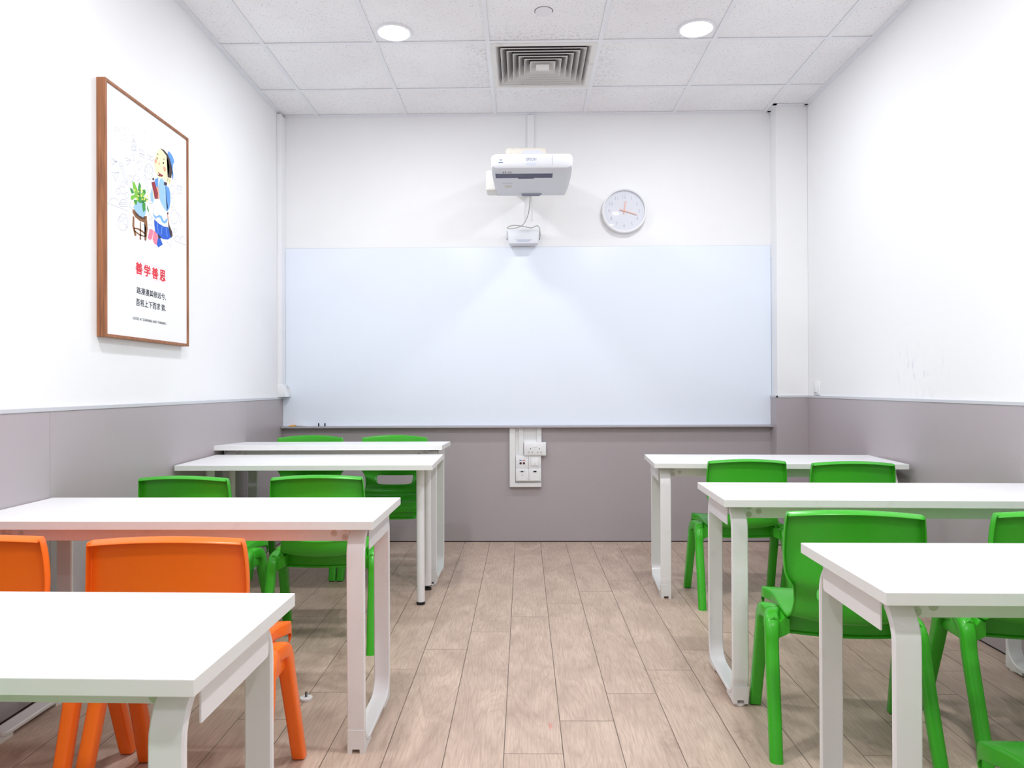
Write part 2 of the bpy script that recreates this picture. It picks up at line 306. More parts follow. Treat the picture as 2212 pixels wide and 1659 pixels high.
DOODLES=[[(0.211,0.833),(0.197,0.805),(0.200,0.778),(0.223,0.785),(0.227,0.815),(0.211,0.833)],
 [(0.200,0.799),(0.190,0.784),(0.200,0.778)],
 [(0.225,0.808),(0.233,0.787),(0.223,0.785)],
 [(0.218,0.823),(0.217,0.821),(0.216,0.819),(0.215,0.818),(0.213,0.817),(0.211,0.816),(0.209,0.816),(0.207,0.816),(0.206,0.817),(0.206,0.819),(0.207,0.820),(0.208,0.822),(0.209,0.823),(0.211,0.825),(0.213,0.825),(0.215,0.825),(0.216,0.825),(0.217,0.824),(0.218,0.823)],
 [(0.218,0.804),(0.218,0.802),(0.217,0.801),(0.215,0.799),(0.213,0.798),(0.211,0.797),(0.210,0.797),(0.208,0.798),(0.207,0.799),(0.207,0.800),(0.207,0.802),(0.208,0.803),(0.210,0.805),(0.211,0.806),(0.213,0.807),(0.215,0.807),(0.217,0.806),(0.218,0.805),(0.218,0.804)],
 [(0.205,0.778),(0.208,0.740),(0.213,0.740),(0.219,0.782)],
 [(0.255,0.803),(0.290,0.803),(0.294,0.789),(0.258,0.787),(0.255,0.803)],
 [(0.258,0.786),(0.294,0.788),(0.296,0.777),(0.254,0.776),(0.258,0.786)],
 [(0.342,0.795),(0.341,0.791),(0.339,0.787),(0.335,0.784),(0.331,0.781),(0.327,0.780),(0.323,0.780),(0.320,0.781),(0.317,0.784),(0.317,0.787),(0.318,0.791),(0.320,0.795),(0.323,0.798),(0.327,0.800),(0.331,0.802),(0.335,0.802),(0.339,0.801),(0.341,0.798),(0.342,0.795)],
 [(0.370,0.799),(0.369,0.795),(0.367,0.792),(0.363,0.788),(0.358,0.786),(0.354,0.784),(0.349,0.784),(0.345,0.785),(0.343,0.787),(0.342,0.790),(0.343,0.794),(0.345,0.798),(0.349,0.801),(0.354,0.804),(0.359,0.805),(0.363,0.805),(0.367,0.804),(0.369,0.802),(0.370,0.799)],
 [(0.340,0.798),(0.347,0.798)],
 [(0.050,0.702),(0.089,0.697),(0.054,0.674),(0.050,0.702)],
 [(0.063,0.689),(0.089,0.697)],
 [(0.058,0.696),(0.087,0.696)],
 [(0.149,0.733),(0.188,0.735),(0.163,0.705),(0.149,0.733)],
 [(0.157,0.724),(0.188,0.735)],
 [(0.049,0.643),(0.102,0.660),(0.076,0.616),(0.049,0.643)],
 [(0.102,0.660),(0.066,0.641),(0.073,0.630)],
 [(0.104,0.692),(0.111,0.702),(0.124,0.699),(0.165,0.644),(0.164,0.628),(0.149,0.630),(0.104,0.692)],
 [(0.111,0.684),(0.127,0.694)],
 [(0.149,0.630),(0.164,0.645)],
 [(0.118,0.694),(0.154,0.638)],
 [(0.240,0.730),(0.239,0.733),(0.238,0.736),(0.239,0.740),(0.241,0.743),(0.243,0.746),(0.246,0.749),(0.249,0.750),(0.253,0.750),(0.255,0.750),(0.258,0.748),(0.259,0.745),(0.260,0.742),(0.259,0.739),(0.258,0.735)],
 [(0.242,0.727),(0.246,0.711),(0.255,0.714),(0.260,0.732)],
 [(0.231,0.741),(0.237,0.738)],
 [(0.246,0.757),(0.248,0.751)],
 [(0.267,0.752),(0.273,0.757)],
 [(0.273,0.737),(0.282,0.738)],
 [(0.365,0.740),(0.364,0.732),(0.361,0.723),(0.356,0.715),(0.350,0.708),(0.343,0.702),(0.335,0.698),(0.327,0.695),(0.319,0.695),(0.311,0.697),(0.305,0.700),(0.301,0.705),(0.298,0.712),(0.297,0.720),(0.298,0.728),(0.301,0.737),(0.305,0.745),(0.311,0.752),(0.319,0.758),(0.327,0.762),(0.335,0.765),(0.343,0.766),(0.350,0.764),(0.357,0.760),(0.361,0.755),(0.364,0.748),(0.365,0.740)],
 [(0.325,0.738),(0.323,0.733),(0.320,0.727),(0.315,0.724),(0.309,0.722),(0.304,0.723),(0.301,0.726),(0.300,0.731),(0.301,0.736),(0.305,0.741),(0.309,0.745),(0.315,0.746),(0.320,0.746),(0.323,0.743),(0.325,0.738)],
 [(0.363,0.746),(0.361,0.739),(0.357,0.732),(0.351,0.727),(0.344,0.725),(0.338,0.726),(0.334,0.731),(0.333,0.737),(0.334,0.745),(0.338,0.751),(0.344,0.756),(0.351,0.758),(0.357,0.757),(0.361,0.753),(0.363,0.746)],
 [(0.291,0.699),(0.300,0.708),(0.327,0.648),(0.320,0.643),(0.291,0.699)],
 [(0.177,0.670),(0.214,0.666),(0.184,0.642),(0.177,0.670)],
 [(0.223,0.704),(0.231,0.691),(0.208,0.672),(0.202,0.679)],
 [(0.243,0.694),(0.255,0.676),(0.231,0.660)],
 [(0.111,0.587),(0.110,0.582),(0.108,0.578),(0.104,0.574),(0.099,0.571),(0.095,0.570),(0.090,0.570),(0.086,0.572),(0.084,0.575),(0.083,0.579),(0.084,0.584),(0.086,0.588),(0.090,0.592),(0.095,0.594),(0.100,0.596),(0.104,0.596),(0.108,0.594),(0.110,0.591),(0.111,0.587)],
 [(0.143,0.622),(0.142,0.618),(0.140,0.614),(0.137,0.611),(0.133,0.608),(0.128,0.607),(0.124,0.607),(0.121,0.609),(0.119,0.612),(0.119,0.616),(0.119,0.620),(0.121,0.624),(0.125,0.627),(0.129,0.630),(0.133,0.631),(0.137,0.631),(0.140,0.629),(0.142,0.626),(0.143,0.622)],
 [(0.170,0.586),(0.169,0.581),(0.167,0.577),(0.164,0.573),(0.160,0.570),(0.156,0.569),(0.152,0.570),(0.148,0.572),(0.146,0.575),(0.146,0.579),(0.146,0.584),(0.149,0.588),(0.152,0.592),(0.156,0.594),(0.160,0.596),(0.164,0.595),(0.167,0.593),(0.169,0.590),(0.170,0.586)],
 [(0.102,0.595),(0.121,0.613)],
 [(0.139,0.611),(0.152,0.595)],
 [(0.113,0.581),(0.146,0.581)],
 [(0.022,0.517),(0.168,0.521)],
 [(0.033,0.519),(0.034,0.523),(0.036,0.528),(0.040,0.533),(0.045,0.538),(0.051,0.542),(0.058,0.545),(0.065,0.547),(0.072,0.549),(0.079,0.549),(0.086,0.548),(0.091,0.546),(0.095,0.543),(0.097,0.540),(0.098,0.535)],
 [(0.101,0.521),(0.102,0.528),(0.104,0.535),(0.108,0.542),(0.114,0.549),(0.120,0.554),(0.127,0.558),(0.135,0.561),(0.142,0.562),(0.149,0.562),(0.156,0.560),(0.161,0.556),(0.165,0.551),(0.168,0.545),(0.169,0.538)],
 [(0.102,0.530),(0.159,0.548)],
 [(0.103,0.536),(0.157,0.556)],
 [(0.107,0.524),(0.165,0.538)],
 [(0.169,0.477),(0.168,0.469),(0.165,0.461),(0.161,0.454),(0.155,0.447),(0.148,0.442),(0.140,0.437),(0.132,0.435),(0.123,0.434),(0.116,0.434),(0.109,0.437),(0.103,0.441),(0.099,0.446),(0.096,0.453),(0.095,0.460),(0.096,0.467),(0.099,0.475),(0.103,0.482),(0.109,0.489),(0.116,0.494),(0.123,0.498),(0.132,0.501),(0.140,0.502),(0.148,0.502),(0.155,0.500),(0.161,0.496),(0.166,0.490),(0.168,0.484),(0.169,0.477)],
 [(0.126,0.479),(0.124,0.473),(0.119,0.468),(0.113,0.466),(0.106,0.465),(0.102,0.468),(0.100,0.473),(0.102,0.478),(0.106,0.483),(0.113,0.486),(0.119,0.486),(0.124,0.483),(0.126,0.479)],
 [(0.163,0.478),(0.161,0.470),(0.155,0.463),(0.148,0.460),(0.141,0.460),(0.136,0.464),(0.134,0.471),(0.136,0.480),(0.141,0.486),(0.148,0.490),(0.155,0.490),(0.161,0.485),(0.163,0.478)],
 [(0.163,0.455),(0.162,0.453),(0.159,0.450),(0.156,0.450),(0.153,0.451),(0.152,0.453),(0.153,0.456),(0.156,0.458),(0.159,0.459),(0.162,0.458),(0.163,0.455)],
 [(0.586,0.596),(0.585,0.587),(0.582,0.579),(0.577,0.570),(0.570,0.564),(0.562,0.558),(0.553,0.555),(0.545,0.555),(0.537,0.556),(0.531,0.560),(0.526,0.566),(0.523,0.573),(0.522,0.581),(0.523,0.590),(0.526,0.598),(0.531,0.606),(0.538,0.613),(0.545,0.618),(0.554,0.621),(0.562,0.622),(0.570,0.621),(0.577,0.617),(0.582,0.612),(0.585,0.605),(0.586,0.596)],
 [(0.586,0.617),(0.616,0.575),(0.631,0.596),(0.586,0.617)],
 [(0.557,0.480),(0.668,0.481)],
 [(0.558,0.482),(0.559,0.487),(0.562,0.493),(0.566,0.498),(0.572,0.503),(0.579,0.506),(0.586,0.508),(0.593,0.509),(0.600,0.509),(0.606,0.506),(0.610,0.503),(0.613,0.498),(0.614,0.493)],
 [(0.609,0.482),(0.610,0.489),(0.613,0.496),(0.618,0.503),(0.623,0.509),(0.630,0.513),(0.638,0.516),(0.645,0.516),(0.652,0.515),(0.658,0.512),(0.663,0.507),(0.665,0.500),(0.666,0.493)],
 [(0.554,0.526),(0.553,0.523),(0.551,0.519),(0.548,0.516),(0.545,0.515),(0.541,0.514),(0.537,0.514),(0.534,0.516),(0.532,0.518),(0.531,0.521),(0.532,0.525),(0.534,0.528),(0.537,0.531),(0.541,0.533),(0.545,0.534),(0.548,0.533),(0.551,0.532),(0.553,0.529),(0.554,0.526)],
 [(0.577,0.531),(0.576,0.528),(0.574,0.525),(0.571,0.522),(0.568,0.520),(0.565,0.519),(0.561,0.520),(0.559,0.521),(0.557,0.524),(0.556,0.527),(0.557,0.530),(0.559,0.533),(0.561,0.536),(0.565,0.537),(0.568,0.538),(0.571,0.538),(0.574,0.536),(0.576,0.534),(0.577,0.531)],
 [(0.558,0.812),(0.576,0.810),(0.573,0.767),(0.554,0.759)],
 [(0.580,0.740),(0.628,0.749),(0.631,0.717),(0.587,0.707),(0.580,0.740)],
 [(0.599,0.735),(0.599,0.732),(0.597,0.729),(0.595,0.727),(0.592,0.726),(0.589,0.725),(0.586,0.725),(0.584,0.726),(0.582,0.727),(0.582,0.730),(0.582,0.732),(0.584,0.735),(0.586,0.737),(0.589,0.739),(0.592,0.739),(0.595,0.739),(0.597,0.739),(0.599,0.737),(0.599,0.735)],
 [(0.625,0.738),(0.625,0.736),(0.623,0.733),(0.621,0.731),(0.618,0.729),(0.615,0.728),(0.612,0.728),(0.610,0.729),(0.608,0.731),(0.608,0.733),(0.608,0.736),(0.610,0.738),(0.612,0.741),(0.615,0.742),(0.618,0.743),(0.621,0.743),(0.623,0.742),(0.625,0.740),(0.625,0.738)],
 [(0.560,0.715),(0.559,0.708),(0.555,0.700),(0.550,0.694),(0.543,0.690),(0.536,0.688),(0.530,0.689),(0.525,0.692),(0.521,0.697),(0.520,0.704),(0.521,0.712),(0.525,0.719),(0.530,0.725),(0.537,0.729),(0.544,0.731),(0.550,0.730),(0.555,0.727),(0.559,0.722),(0.560,0.715)],
 [(0.526,0.671),(0.545,0.671),(0.545,0.630),(0.524,0.630)],
 [(0.179,0.542),(0.193,0.578),(0.210,0.587)],
 [(0.176,0.541),(0.202,0.537)],
 [(0.275,0.491),(0.358,0.507),(0.359,0.489),(0.275,0.472)],
 [(0.330,0.549),(0.361,0.540),(0.334,0.521),(0.330,0.549)],
 [(0.330,0.607),(0.365,0.613)],
 [(0.333,0.595),(0.366,0.600)],
 [(0.370,0.598),(0.367,0.558),(0.377,0.537)],
 [(0.476,0.462),(0.504,0.454),(0.518,0.443),(0.530,0.466),(0.523,0.482)]]

# ------------------------------------------------------------------ materials
M_CEILMETAL = mat('white_grid_metal', srgb(236, 237, 242), 0.45)
M_PAINT = mat('white_wall_paint', srgb(240, 241, 243), 0.6, var=0.012, scale=3, bump=0.05, bscale=160)
M_WAIN = mat('grey_wall_panel', srgb(174, 166, 170), 0.38, var=0.03, scale=1.3, bump=0.03, bscale=220, dirt=0.10, dscale=5, dcol=srgb(140, 132, 136))
M_TRIM = mat('pale_grey_trim', srgb(200, 202, 208), 0.4)
M_GAP = mat('dark_floor_joint', srgb(46, 38, 48), 0.8)
M_BOARD = mat('whiteboard_film', srgb(233, 241, 253), 0.2, spec=0.4, var=0.008, scale=1.5)
M_WHITE = mat('white_plastic', srgb(238, 239, 242), 0.35)
M_LAMINATE = mat('white_laminate', srgb(244, 245, 247), 0.28, var=0.01, scale=5)
M_EDGE = mat('white_edge_band', srgb(232, 233, 232), 0.4, dirt=0.35, dscale=14, dcol=srgb(196, 192, 184))
M_FRAME = mat('white_powder_coat', srgb(232, 232, 234), 0.3, coat=0.2, dirt=0.22, dscale=16, dcol=srgb(186, 180, 176))
M_CAP = mat('white_foot_plastic', srgb(226, 226, 226), 0.4, dirt=0.3, dscale=30, dcol=srgb(180, 176, 170))
M_BLACK = mat('black_rubber', srgb(22, 22, 24), 0.5)
M_STEEL = mat('bolt_steel', srgb(206, 204, 198), 0.4, 0.3)
M_GREEN = mat('green_moulded_plastic', srgb(60, 174, 38), 0.27, bump=0.02, bscale=300, spec=0.42)
M_ORANGE = mat('orange_moulded_plastic', srgb(252, 115, 26), 0.3, bump=0.02, bscale=300, spec=0.42)
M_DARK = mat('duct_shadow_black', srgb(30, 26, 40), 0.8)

def right_wall_paint():
    m = mat('scuffed_wall_paint', srgb(240, 241, 243), 0.6)
    g = N(m); b = g.t.nodes['Principled BSDF']
    tc = g.n('ShaderNodeTexCoord'); sp = g.n('ShaderNodeSeparateXYZ'); g.t.links.new(tc.outputs['Object'], sp.inputs[0])
    dy = g.math('DIVIDE', g.math('SUBTRACT', sp.outputs[1], 3.45), 0.30)
    dz = g.math('DIVIDE', g.math('SUBTRACT', sp.outputs[2], 1.10), 0.16)
    d = g.math('SQRT', g.math('ADD', g.math('MULTIPLY', dy, dy), g.math('MULTIPLY', dz, dz)))
    zone = g.rng(d, 0.2, 1.1, 1.0, 0.0)
    mp = g.n('ShaderNodeMapping'); mp.inputs['Scale'].default_value = (1, 26, 9); g.t.links.new(tc.outputs['Object'], mp.inputs[0])
    n = g.n('ShaderNodeTexNoise'); n.inputs['Scale'].default_value = 1.6; n.inputs['Detail'].default_value = 6
    g.t.links.new(mp.outputs[0], n.inputs['Vector'])
    f = g.math('MULTIPLY', zone, g.rng(n.outputs['Fac'], 0.56, 0.70, 0.0, 0.32))
    g.put(b.inputs['Base Color'], g.mix(f, srgb(240, 241, 243), srgb(176, 186, 206)))
    return m

def ceiling_tile():
    m = mat('pinhole_ceiling_tile', srgb(226, 226, 230), 0.85)
    g = N(m); b = g.t.nodes['Principled BSDF']
    tc = g.n('ShaderNodeTexCoord')
    v = g.n('ShaderNodeTexVoronoi'); v.inputs['Scale'].default_value = 95; v.inputs['Randomness'].default_value = 1.0
    g.t.links.new(tc.outputs['Object'], v.inputs['Vector'])
    n = g.n('ShaderNodeTexNoise'); n.inputs['Scale'].default_value = 40; g.t.links.new(tc.outputs['Object'], n.inputs['Vector'])
    r = g.math('MULTIPLY', n.outputs['Fac'], 0.34)
    hole = g.math('LESS_THAN', v.outputs['Distance'], r)
    big = g.n('ShaderNodeTexNoise'); big.inputs['Scale'].default_value = 2.2; big.inputs['Detail'].default_value = 4
    g.t.links.new(tc.outputs['Object'], big.inputs['Vector'])
    base = g.mix(g.rng(big.outputs['Fac'], 0.35, 0.7, 0.0, 1.0), srgb(246, 246, 248), srgb(238, 237, 240))
    # soot carried round the air outlet
    sp = g.n('ShaderNodeSeparateXYZ'); g.t.links.new(tc.outputs['Object'], sp.inputs[0])
    dx = g.math('MAXIMUM', g.math('SUBTRACT', g.math('ABSOLUTE', g.math('SUBTRACT', sp.outputs[0], 0.115)), 0.29), 0.0)
    dy = g.math('MAXIMUM', g.math('SUBTRACT', g.math('ABSOLUTE', g.math('SUBTRACT', sp.outputs[1], 4.135)), 0.29), 0.0)
    dd = g.math('ADD', dx, dy)
    nn = g.n('ShaderNodeTexNoise'); nn.inputs['Scale'].default_value = 55; nn.inputs['Detail'].default_value = 5
    g.t.links.new(tc.outputs['Object'], nn.inputs['Vector'])
    soot = g.math('MULTIPLY', g.rng(dd, 0.0, 0.22, 1.0, 0.0), g.rng(nn.outputs['Fac'], 0.5, 0.75, 0.05, 0.5))
    base = g.mix(soot, base, srgb(120, 112, 108))
    g.put(b.inputs['Base Color'], g.mix(g.math('MULTIPLY', hole, 0.6), base, srgb(120, 116, 118)))
    return m

def plank_floor():
    m = mat('washed_oak_laminate', srgb(200, 180, 168), 0.42)
    g = N(m); b = g.t.nodes['Principled BSDF']
    tc = g.n('ShaderNodeTexCoord'); sp = g.n('ShaderNodeSeparateXYZ'); g.t.links.new(tc.outputs['Object'], sp.inputs[0])
    X = g.math('DIVIDE', g.math('ADD', sp.outputs[0], 0.3965), 0.1684)
    col = g.math('FLOOR', X)
    fx = g.math('FRACT', X)
    Y = g.math('DIVIDE', g.math('SUBTRACT', g.math('SUBTRACT', sp.outputs[1], 4.083), g.math('MULTIPLY', col, 0.2025)), 1.218)
    row = g.math('FLOOR', Y)
    fy = g.math('FRACT', Y)
    ex = g.math('MULTIPLY', g.math('MINIMUM', fx, g.math('SUBTRACT', 1.0, fx)), 0.1684)
    ey = g.math('MULTIPLY', g.math('MINIMUM', fy, g.math('SUBTRACT', 1.0, fy)), 1.218)
    seam = g.math('MAXIMUM', g.math('LESS_THAN', ex, 0.0013), g.math('LESS_THAN', ey, 0.0013))
    cid = g.n('ShaderNodeCombineXYZ'); g.put(cid.inputs[0], col); g.put(cid.inputs[1], row)
    wn = g.n('ShaderNodeTexWhiteNoise', noise_dimensions='2D'); g.t.links.new(cid.outputs[0], wn.inputs['Vector'])
    rnd = wn.outputs['Value']
    # coordinates shifted per plank so the figure breaks at each seam
    pv = g.n('ShaderNodeCombineXYZ')
    g.put(pv.inputs[0], g.math('ADD', sp.outputs[0], g.math('MULTIPLY', rnd, 37.0)))
    g.put(pv.inputs[1], g.math('ADD', sp.outputs[1], g.math('MULTIPLY', rnd, 91.0)))
    def noise(sx, sy, sc, det, dist=0.0, rough=0.5):
        mp = g.n('ShaderNodeMapping'); mp.inputs['Scale'].default_value = (sx, sy, 1); g.t.links.new(pv.outputs[0], mp.inputs[0])
        n = g.n('ShaderNodeTexNoise'); n.inputs['Scale'].default_value = sc; n.inputs['Detail'].default_value = det
        n.inputs['Distortion'].default_value = dist; n.inputs['Roughness'].default_value = rough
        g.t.links.new(mp.outputs[0], n.inputs['Vector'])
        return n.outputs['Fac']
    fine = noise(60, 4, 3.0, 6, 0.3, 0.6)
    cloud = noise(5, 2.6, 1.7, 5, 0.8)
    # cathedral figure: rings of a stretched, warped noise field
    field = noise(6.5, 0.9, 1.0, 2, 0.5)
    rings = g.math('FRACT', g.math('MULTIPLY', field, 22.0))
    ring = g.rng(g.math('ABSOLUTE', g.math('SUBTRACT', rings, 0.5)), 0.0, 0.22, 1.0, 0.0)
    # knots
    mpk = g.n('ShaderNodeMapping'); mpk.inputs['Scale'].default_value = (4.2, 2.2, 1); g.t.links.new(pv.outputs[0], mpk.inputs[0])
    vk = g.n('ShaderNodeTexVoronoi'); vk.inputs['Scale'].default_value = 1.0; g.t.links.new(mpk.outputs[0], vk.inputs['Vector'])
    knot = g.math('MULTIPLY', g.rng(vk.outputs['Distance'], 0.02, 0.28, 1.0, 0.0), g.rng(noise(9, 6, 6, 4), 0.4, 0.7, 0.2, 1.0))
    base = g.mix(g.rng(cloud, 0.35, 0.68, 0.0, 1.0), srgb(206, 184, 167), srgb(180, 158, 143))
    base = g.mix(g.math('MULTIPLY', g.rng(rnd, 0.0, 1.0, 0.0, 0.35), 1.0), base, srgb(197, 175, 160))
    base = g.mix(g.rng(fine, 0.42, 0.75, 0.0, 0.62), base, srgb(158, 135, 120))
    base = g.mix(g.math('MULTIPLY', ring, 0.27), base, srgb(150, 126, 110))
    base = g.mix(g.math('MULTIPLY', knot, 0.6), base, srgb(132, 108, 94))
    # red crayon smear near the aisle
    dx = g.math('DIVIDE', g.math('SUBTRACT', sp.outputs[0], 0.078), 0.008)
    dy = g.math('DIVIDE', g.math('SUBTRACT', sp.outputs[1], 2.222), 0.036)
    dm = g.math('SQRT', g.math('ADD', g.math('MULTIPLY', dx, dx), g.math('MULTIPLY', dy, dy)))
    n2 = g.n('ShaderNodeTexNoise'); n2.inputs['Scale'].default_value = 160; g.t.links.new(tc.outputs['Object'], n2.inputs['Vector'])
    base = g.mix(g.math('MULTIPLY', g.rng(dm, 0.3, 1.0, 1.0, 0.0), g.rng(n2.outputs['Fac'], 0.4, 0.6, 0.1, 0.8)), base, srgb(205, 96, 92))
    base = g.mix(g.math('MULTIPLY', seam, 0.85), base, srgb(78, 60, 50))
    g.put(b.inputs['Base Color'], base)
    g.put(b.inputs['Roughness'], g.rng(fine, 0.3, 0.7, 0.40, 0.52))
    bp = g.n('ShaderNodeBump'); bp.inputs['Strength'].default_value = 0.25; bp.inputs['Distance'].default_value = 0.001
    g.put(bp.inputs['Height'], g.math('SUBTRACT', g.math('MULTIPLY', fine, 0.25), seam))
    g.t.links.new(bp.outputs[0], b.inputs['Normal'])
    return m

# ------------------------------------------------------------------ room shell
bm = B(); box(bm, (XL - 0.1, YF - 0.1, -0.1), (XR + 0.1, YB + 0.1, 0.0)); struct('floor', bm, plank_floor())
bm = B(); box(bm, (XL - 0.1, YF - 0.1, 0), (XL, YB + 0.1, HC + 0.1)); struct('wall_left', bm, M_PAINT)
bm = B(); box(bm, (XR, YF - 0.1, 0), (XR + 0.1, YB + 0.1, HC + 0.1)); struct('wall_right', bm, right_wall_paint())
bm = B(); box(bm, (XL, YB, 0), (XR, YB + 0.1, HC + 0.1)); struct('wall_back', bm, M_PAINT)
bm = B(); box(bm, (XL, YF - 0.1, 0), (XR, YF, HC + 0.1)); struct('wall_front', bm, mat('rear_wall_paint', srgb(206, 203, 204), 0.6))
bm = B(); box(bm, (COLX, COLY, 0), (XR, YB, HC + 0.05), 0.004); struct('column', bm, M_PAINT)

# ceiling: lay-in tiles on an exposed grid
GX, GY = -1.3842, 3.8262
xs = [XL] + [GX + 0.6 * i for i in range(6)] + [XR]
ys = [y for y in [GY + 0.6 * k for k in range(-11, 2)] if y > YF + 0.05]
ys = [YF] + ys + [YB]
VENT = (0.1158, 4.1262)
bm = B()
for i in range(len(xs) - 1):
    for k in range(len(ys) - 1):
        cx, cy = (xs[i] + xs[i + 1]) / 2, (ys[k] + ys[k + 1]) / 2
        if abs(cx - VENT[0]) < 0.1 and abs(cy - VENT[1]) < 0.1: continue
        box(bm, (xs[i] + 0.003, ys[k] + 0.003, HC + 0.0045), (xs[i + 1] - 0.003, ys[k + 1] - 0.003, HC + 0.02))
cl = struct('ceiling', bm, ceiling_tile())
bm = B()
for x in xs[1:-1]: box(bm, (x - 0.012, YF, HC), (x + 0.012, YB, HC + 0.003))
for y in ys[1:-1]: box(bm, (XL, y - 0.012, HC - 0.0004), (XR, y + 0.012, HC + 0.003))
g_ = obj('ceiling_grid', bm, M_CEILMETAL, cl)
bm = B(); box(bm, (XL, YF, HC + 0.22), (XR, YB, HC + 0.26)); obj('slab', bm, M_PAINT, cl)
# wall angle round the edge of the ceiling
bm = B(); t = 0.022; d = 0.012
box(bm, (XL, YF, HC - 0.001), (XL + t, YB, HC + 0.003)); box(bm, (XR - t, YF, HC - 0.001), (XR, COLY, HC + 0.003))
box(bm, (XL, YB - t, HC - 0.001), (COLX, YB, HC + 0.003)); box(bm, (COLX - t, COLY - t, HC - 0.001), (XR, COLY, HC + 0.003)); box(bm, (COLX - t, COLY - t, HC - 0.001), (COLX, YB, HC + 0.003))
for a, b in (((XL, YF), (XL + 0.0012, YB)), ((XR - 0.0012, YF), (XR, COLY)), ((XL, YB - 0.0012), (COLX, YB)), ((COLX, COLY - 0.0012), (XR, COLY)), ((COLX - 0.0012, COLY), (COLX, YB))):
    box(bm, (a[0], a[1], HC - d), (b[0], b[1], HC))
struct('trim_1', bm, M_CEILMETAL)

# grey wall panelling up to the rail, standing a little proud of the wall, over a dark joint at the floor
T = 0.009
def panels(name, segs):
    bm = B()
    for a, b in segs: box(bm, (a[0], a[1], 0.007), (b[0], b[1], a[2] if len(a) > 2 else RAIL - 0.014))
    return struct(name, bm, M_WAIN)
lj = [YF, -0.55, 1.93, YB - 0.0]
bm = B()
for a, b in ((YF, -0.5), (-0.4985, 2.4485), (2.45, 4.20), (4.2015, YB)): box(bm, (XL, a, 0.007), (XL + T, b, RAIL - 0.014), 0.0008, 1)
struct('wainscot_left', bm, M_WAIN)
bm = B()
for a, b in ((YF, -0.1), (-0.0985, 2.3485), (2.35, COLY)): box(bm, (XR - T, a, 0.007), (XR, b, RAIL - 0.014), 0.0008, 1)
box(bm, (COLX - T, COLY - T, 0.007), (XR - T, COLY, RAIL - 0.014), 0.0008, 1)
box(bm, (COLX - T, COLY, 0.007), (COLX, YB, RAIL - 0.014))
struct('wainscot_right', bm, M_WAIN)
bm = B()
box(bm, (XL + T, YB - T, 0.007), (COLX - T, YB, 0.781), 0.0008, 1)
struct('wainscot_back', bm, M_WAIN)
bm = B()
box(bm, (XL, YF, RAIL - 0.014), (XL + 0.012, YB - 0.001, RAIL + 0.001), 0.002)
box(bm, (XR - 0.012, YF, RAIL - 0.014), (XR, COLY, RAIL + 0.001), 0.002)
box(bm, (COLX - 0.012, COLY - 0.012, RAIL - 0.014), (XR, COLY, RAIL + 0.001), 0.002)
box(bm, (COLX - 0.012, COLY - 0.012, RAIL - 0.014), (COLX, YB, RAIL + 0.001), 0.002)
struct('trim_2', bm, M_TRIM)
bm = B()
box(bm, (XL, YF, 0), (XL + T - 0.002, YB, 0.007)); box(bm, (XR - T + 0.002, YF, 0), (XR, COLY, 0.007)); box(bm, (XL, YB - T + 0.002, 0), (COLX, YB, 0.007)); box(bm, (COLX - T + 0.002, COLY - T + 0.002, 0), (XR, COLY, 0.007))
box(bm, (COLX - T + 0.002, COLY, 0), (COLX, YB, 0.007))
struct('trim_3', bm, M_GAP)

# ------------------------------------------------------------------ ceiling fittings
M_GLOW = bpy.data.materials.new('lit_diffuser'); M_GLOW.use_nodes = True
nt = M_GLOW.node_tree; nt.nodes.clear()
e = nt.nodes.new('ShaderNodeEmission'); o_ = nt.nodes.new('ShaderNodeOutputMaterial')
e.inputs[0].default_value = (*LAMP_COLOR, 1); e.inputs[1].default_value = 30
nt.links.new(e.outputs[0], o_.inputs[0])
LAMPLAB = {0: 'round white recessed downlight, lit, to the left of the air vent', 1: 'round white recessed downlight, lit, to the right of the air vent'}
for i, (x, y) in enumerate(LAMP_XY):
    t = thing('ceiling_light', LAMPLAB.get(i, 'round white recessed downlight, lit, behind the camera side of the room'), 'ceiling light', (x, y, HC), 0, 'recessed downlights')
    bm = B(); lathe(bm, [(0.078, 0.004), (0.080, -0.005), (0.090, -0.006), (0.093, -0.002), (0.093, 0.004)])
    obj('trim_ring', bm, M_CEILMETAL, t, 40)
    bm = B(); cyl(bm, (0, 0, -0.0055), (0, 0, 0.004), 0.0785, n=48); obj('diffuser', bm, M_GLOW, t)
    ld = bpy.data.lights.new('lamp', 'AREA'); ld.shape = 'DISK'; ld.size = 0.15; ld.energy = LAMP_POWER[i]; ld.color = LAMP_COLOR
    lo = bpy.data.objects.new('lamp', ld); C.objects.link(lo); lo.parent = t; lo.location = (0, 0, -0.012)

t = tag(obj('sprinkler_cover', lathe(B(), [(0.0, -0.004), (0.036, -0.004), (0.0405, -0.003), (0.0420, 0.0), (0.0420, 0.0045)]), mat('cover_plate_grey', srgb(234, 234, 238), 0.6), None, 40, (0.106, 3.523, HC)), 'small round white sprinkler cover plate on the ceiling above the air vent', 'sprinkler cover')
obj('edge_shade_disc', cyl(B(), (0, 0, 0.0036), (0, 0, 0.0043), 0.0455, n=48), mat('edge_shade_grey', srgb(120, 116, 120), 0.8), t)  # flat grey disc standing in for the shadow line round the cover

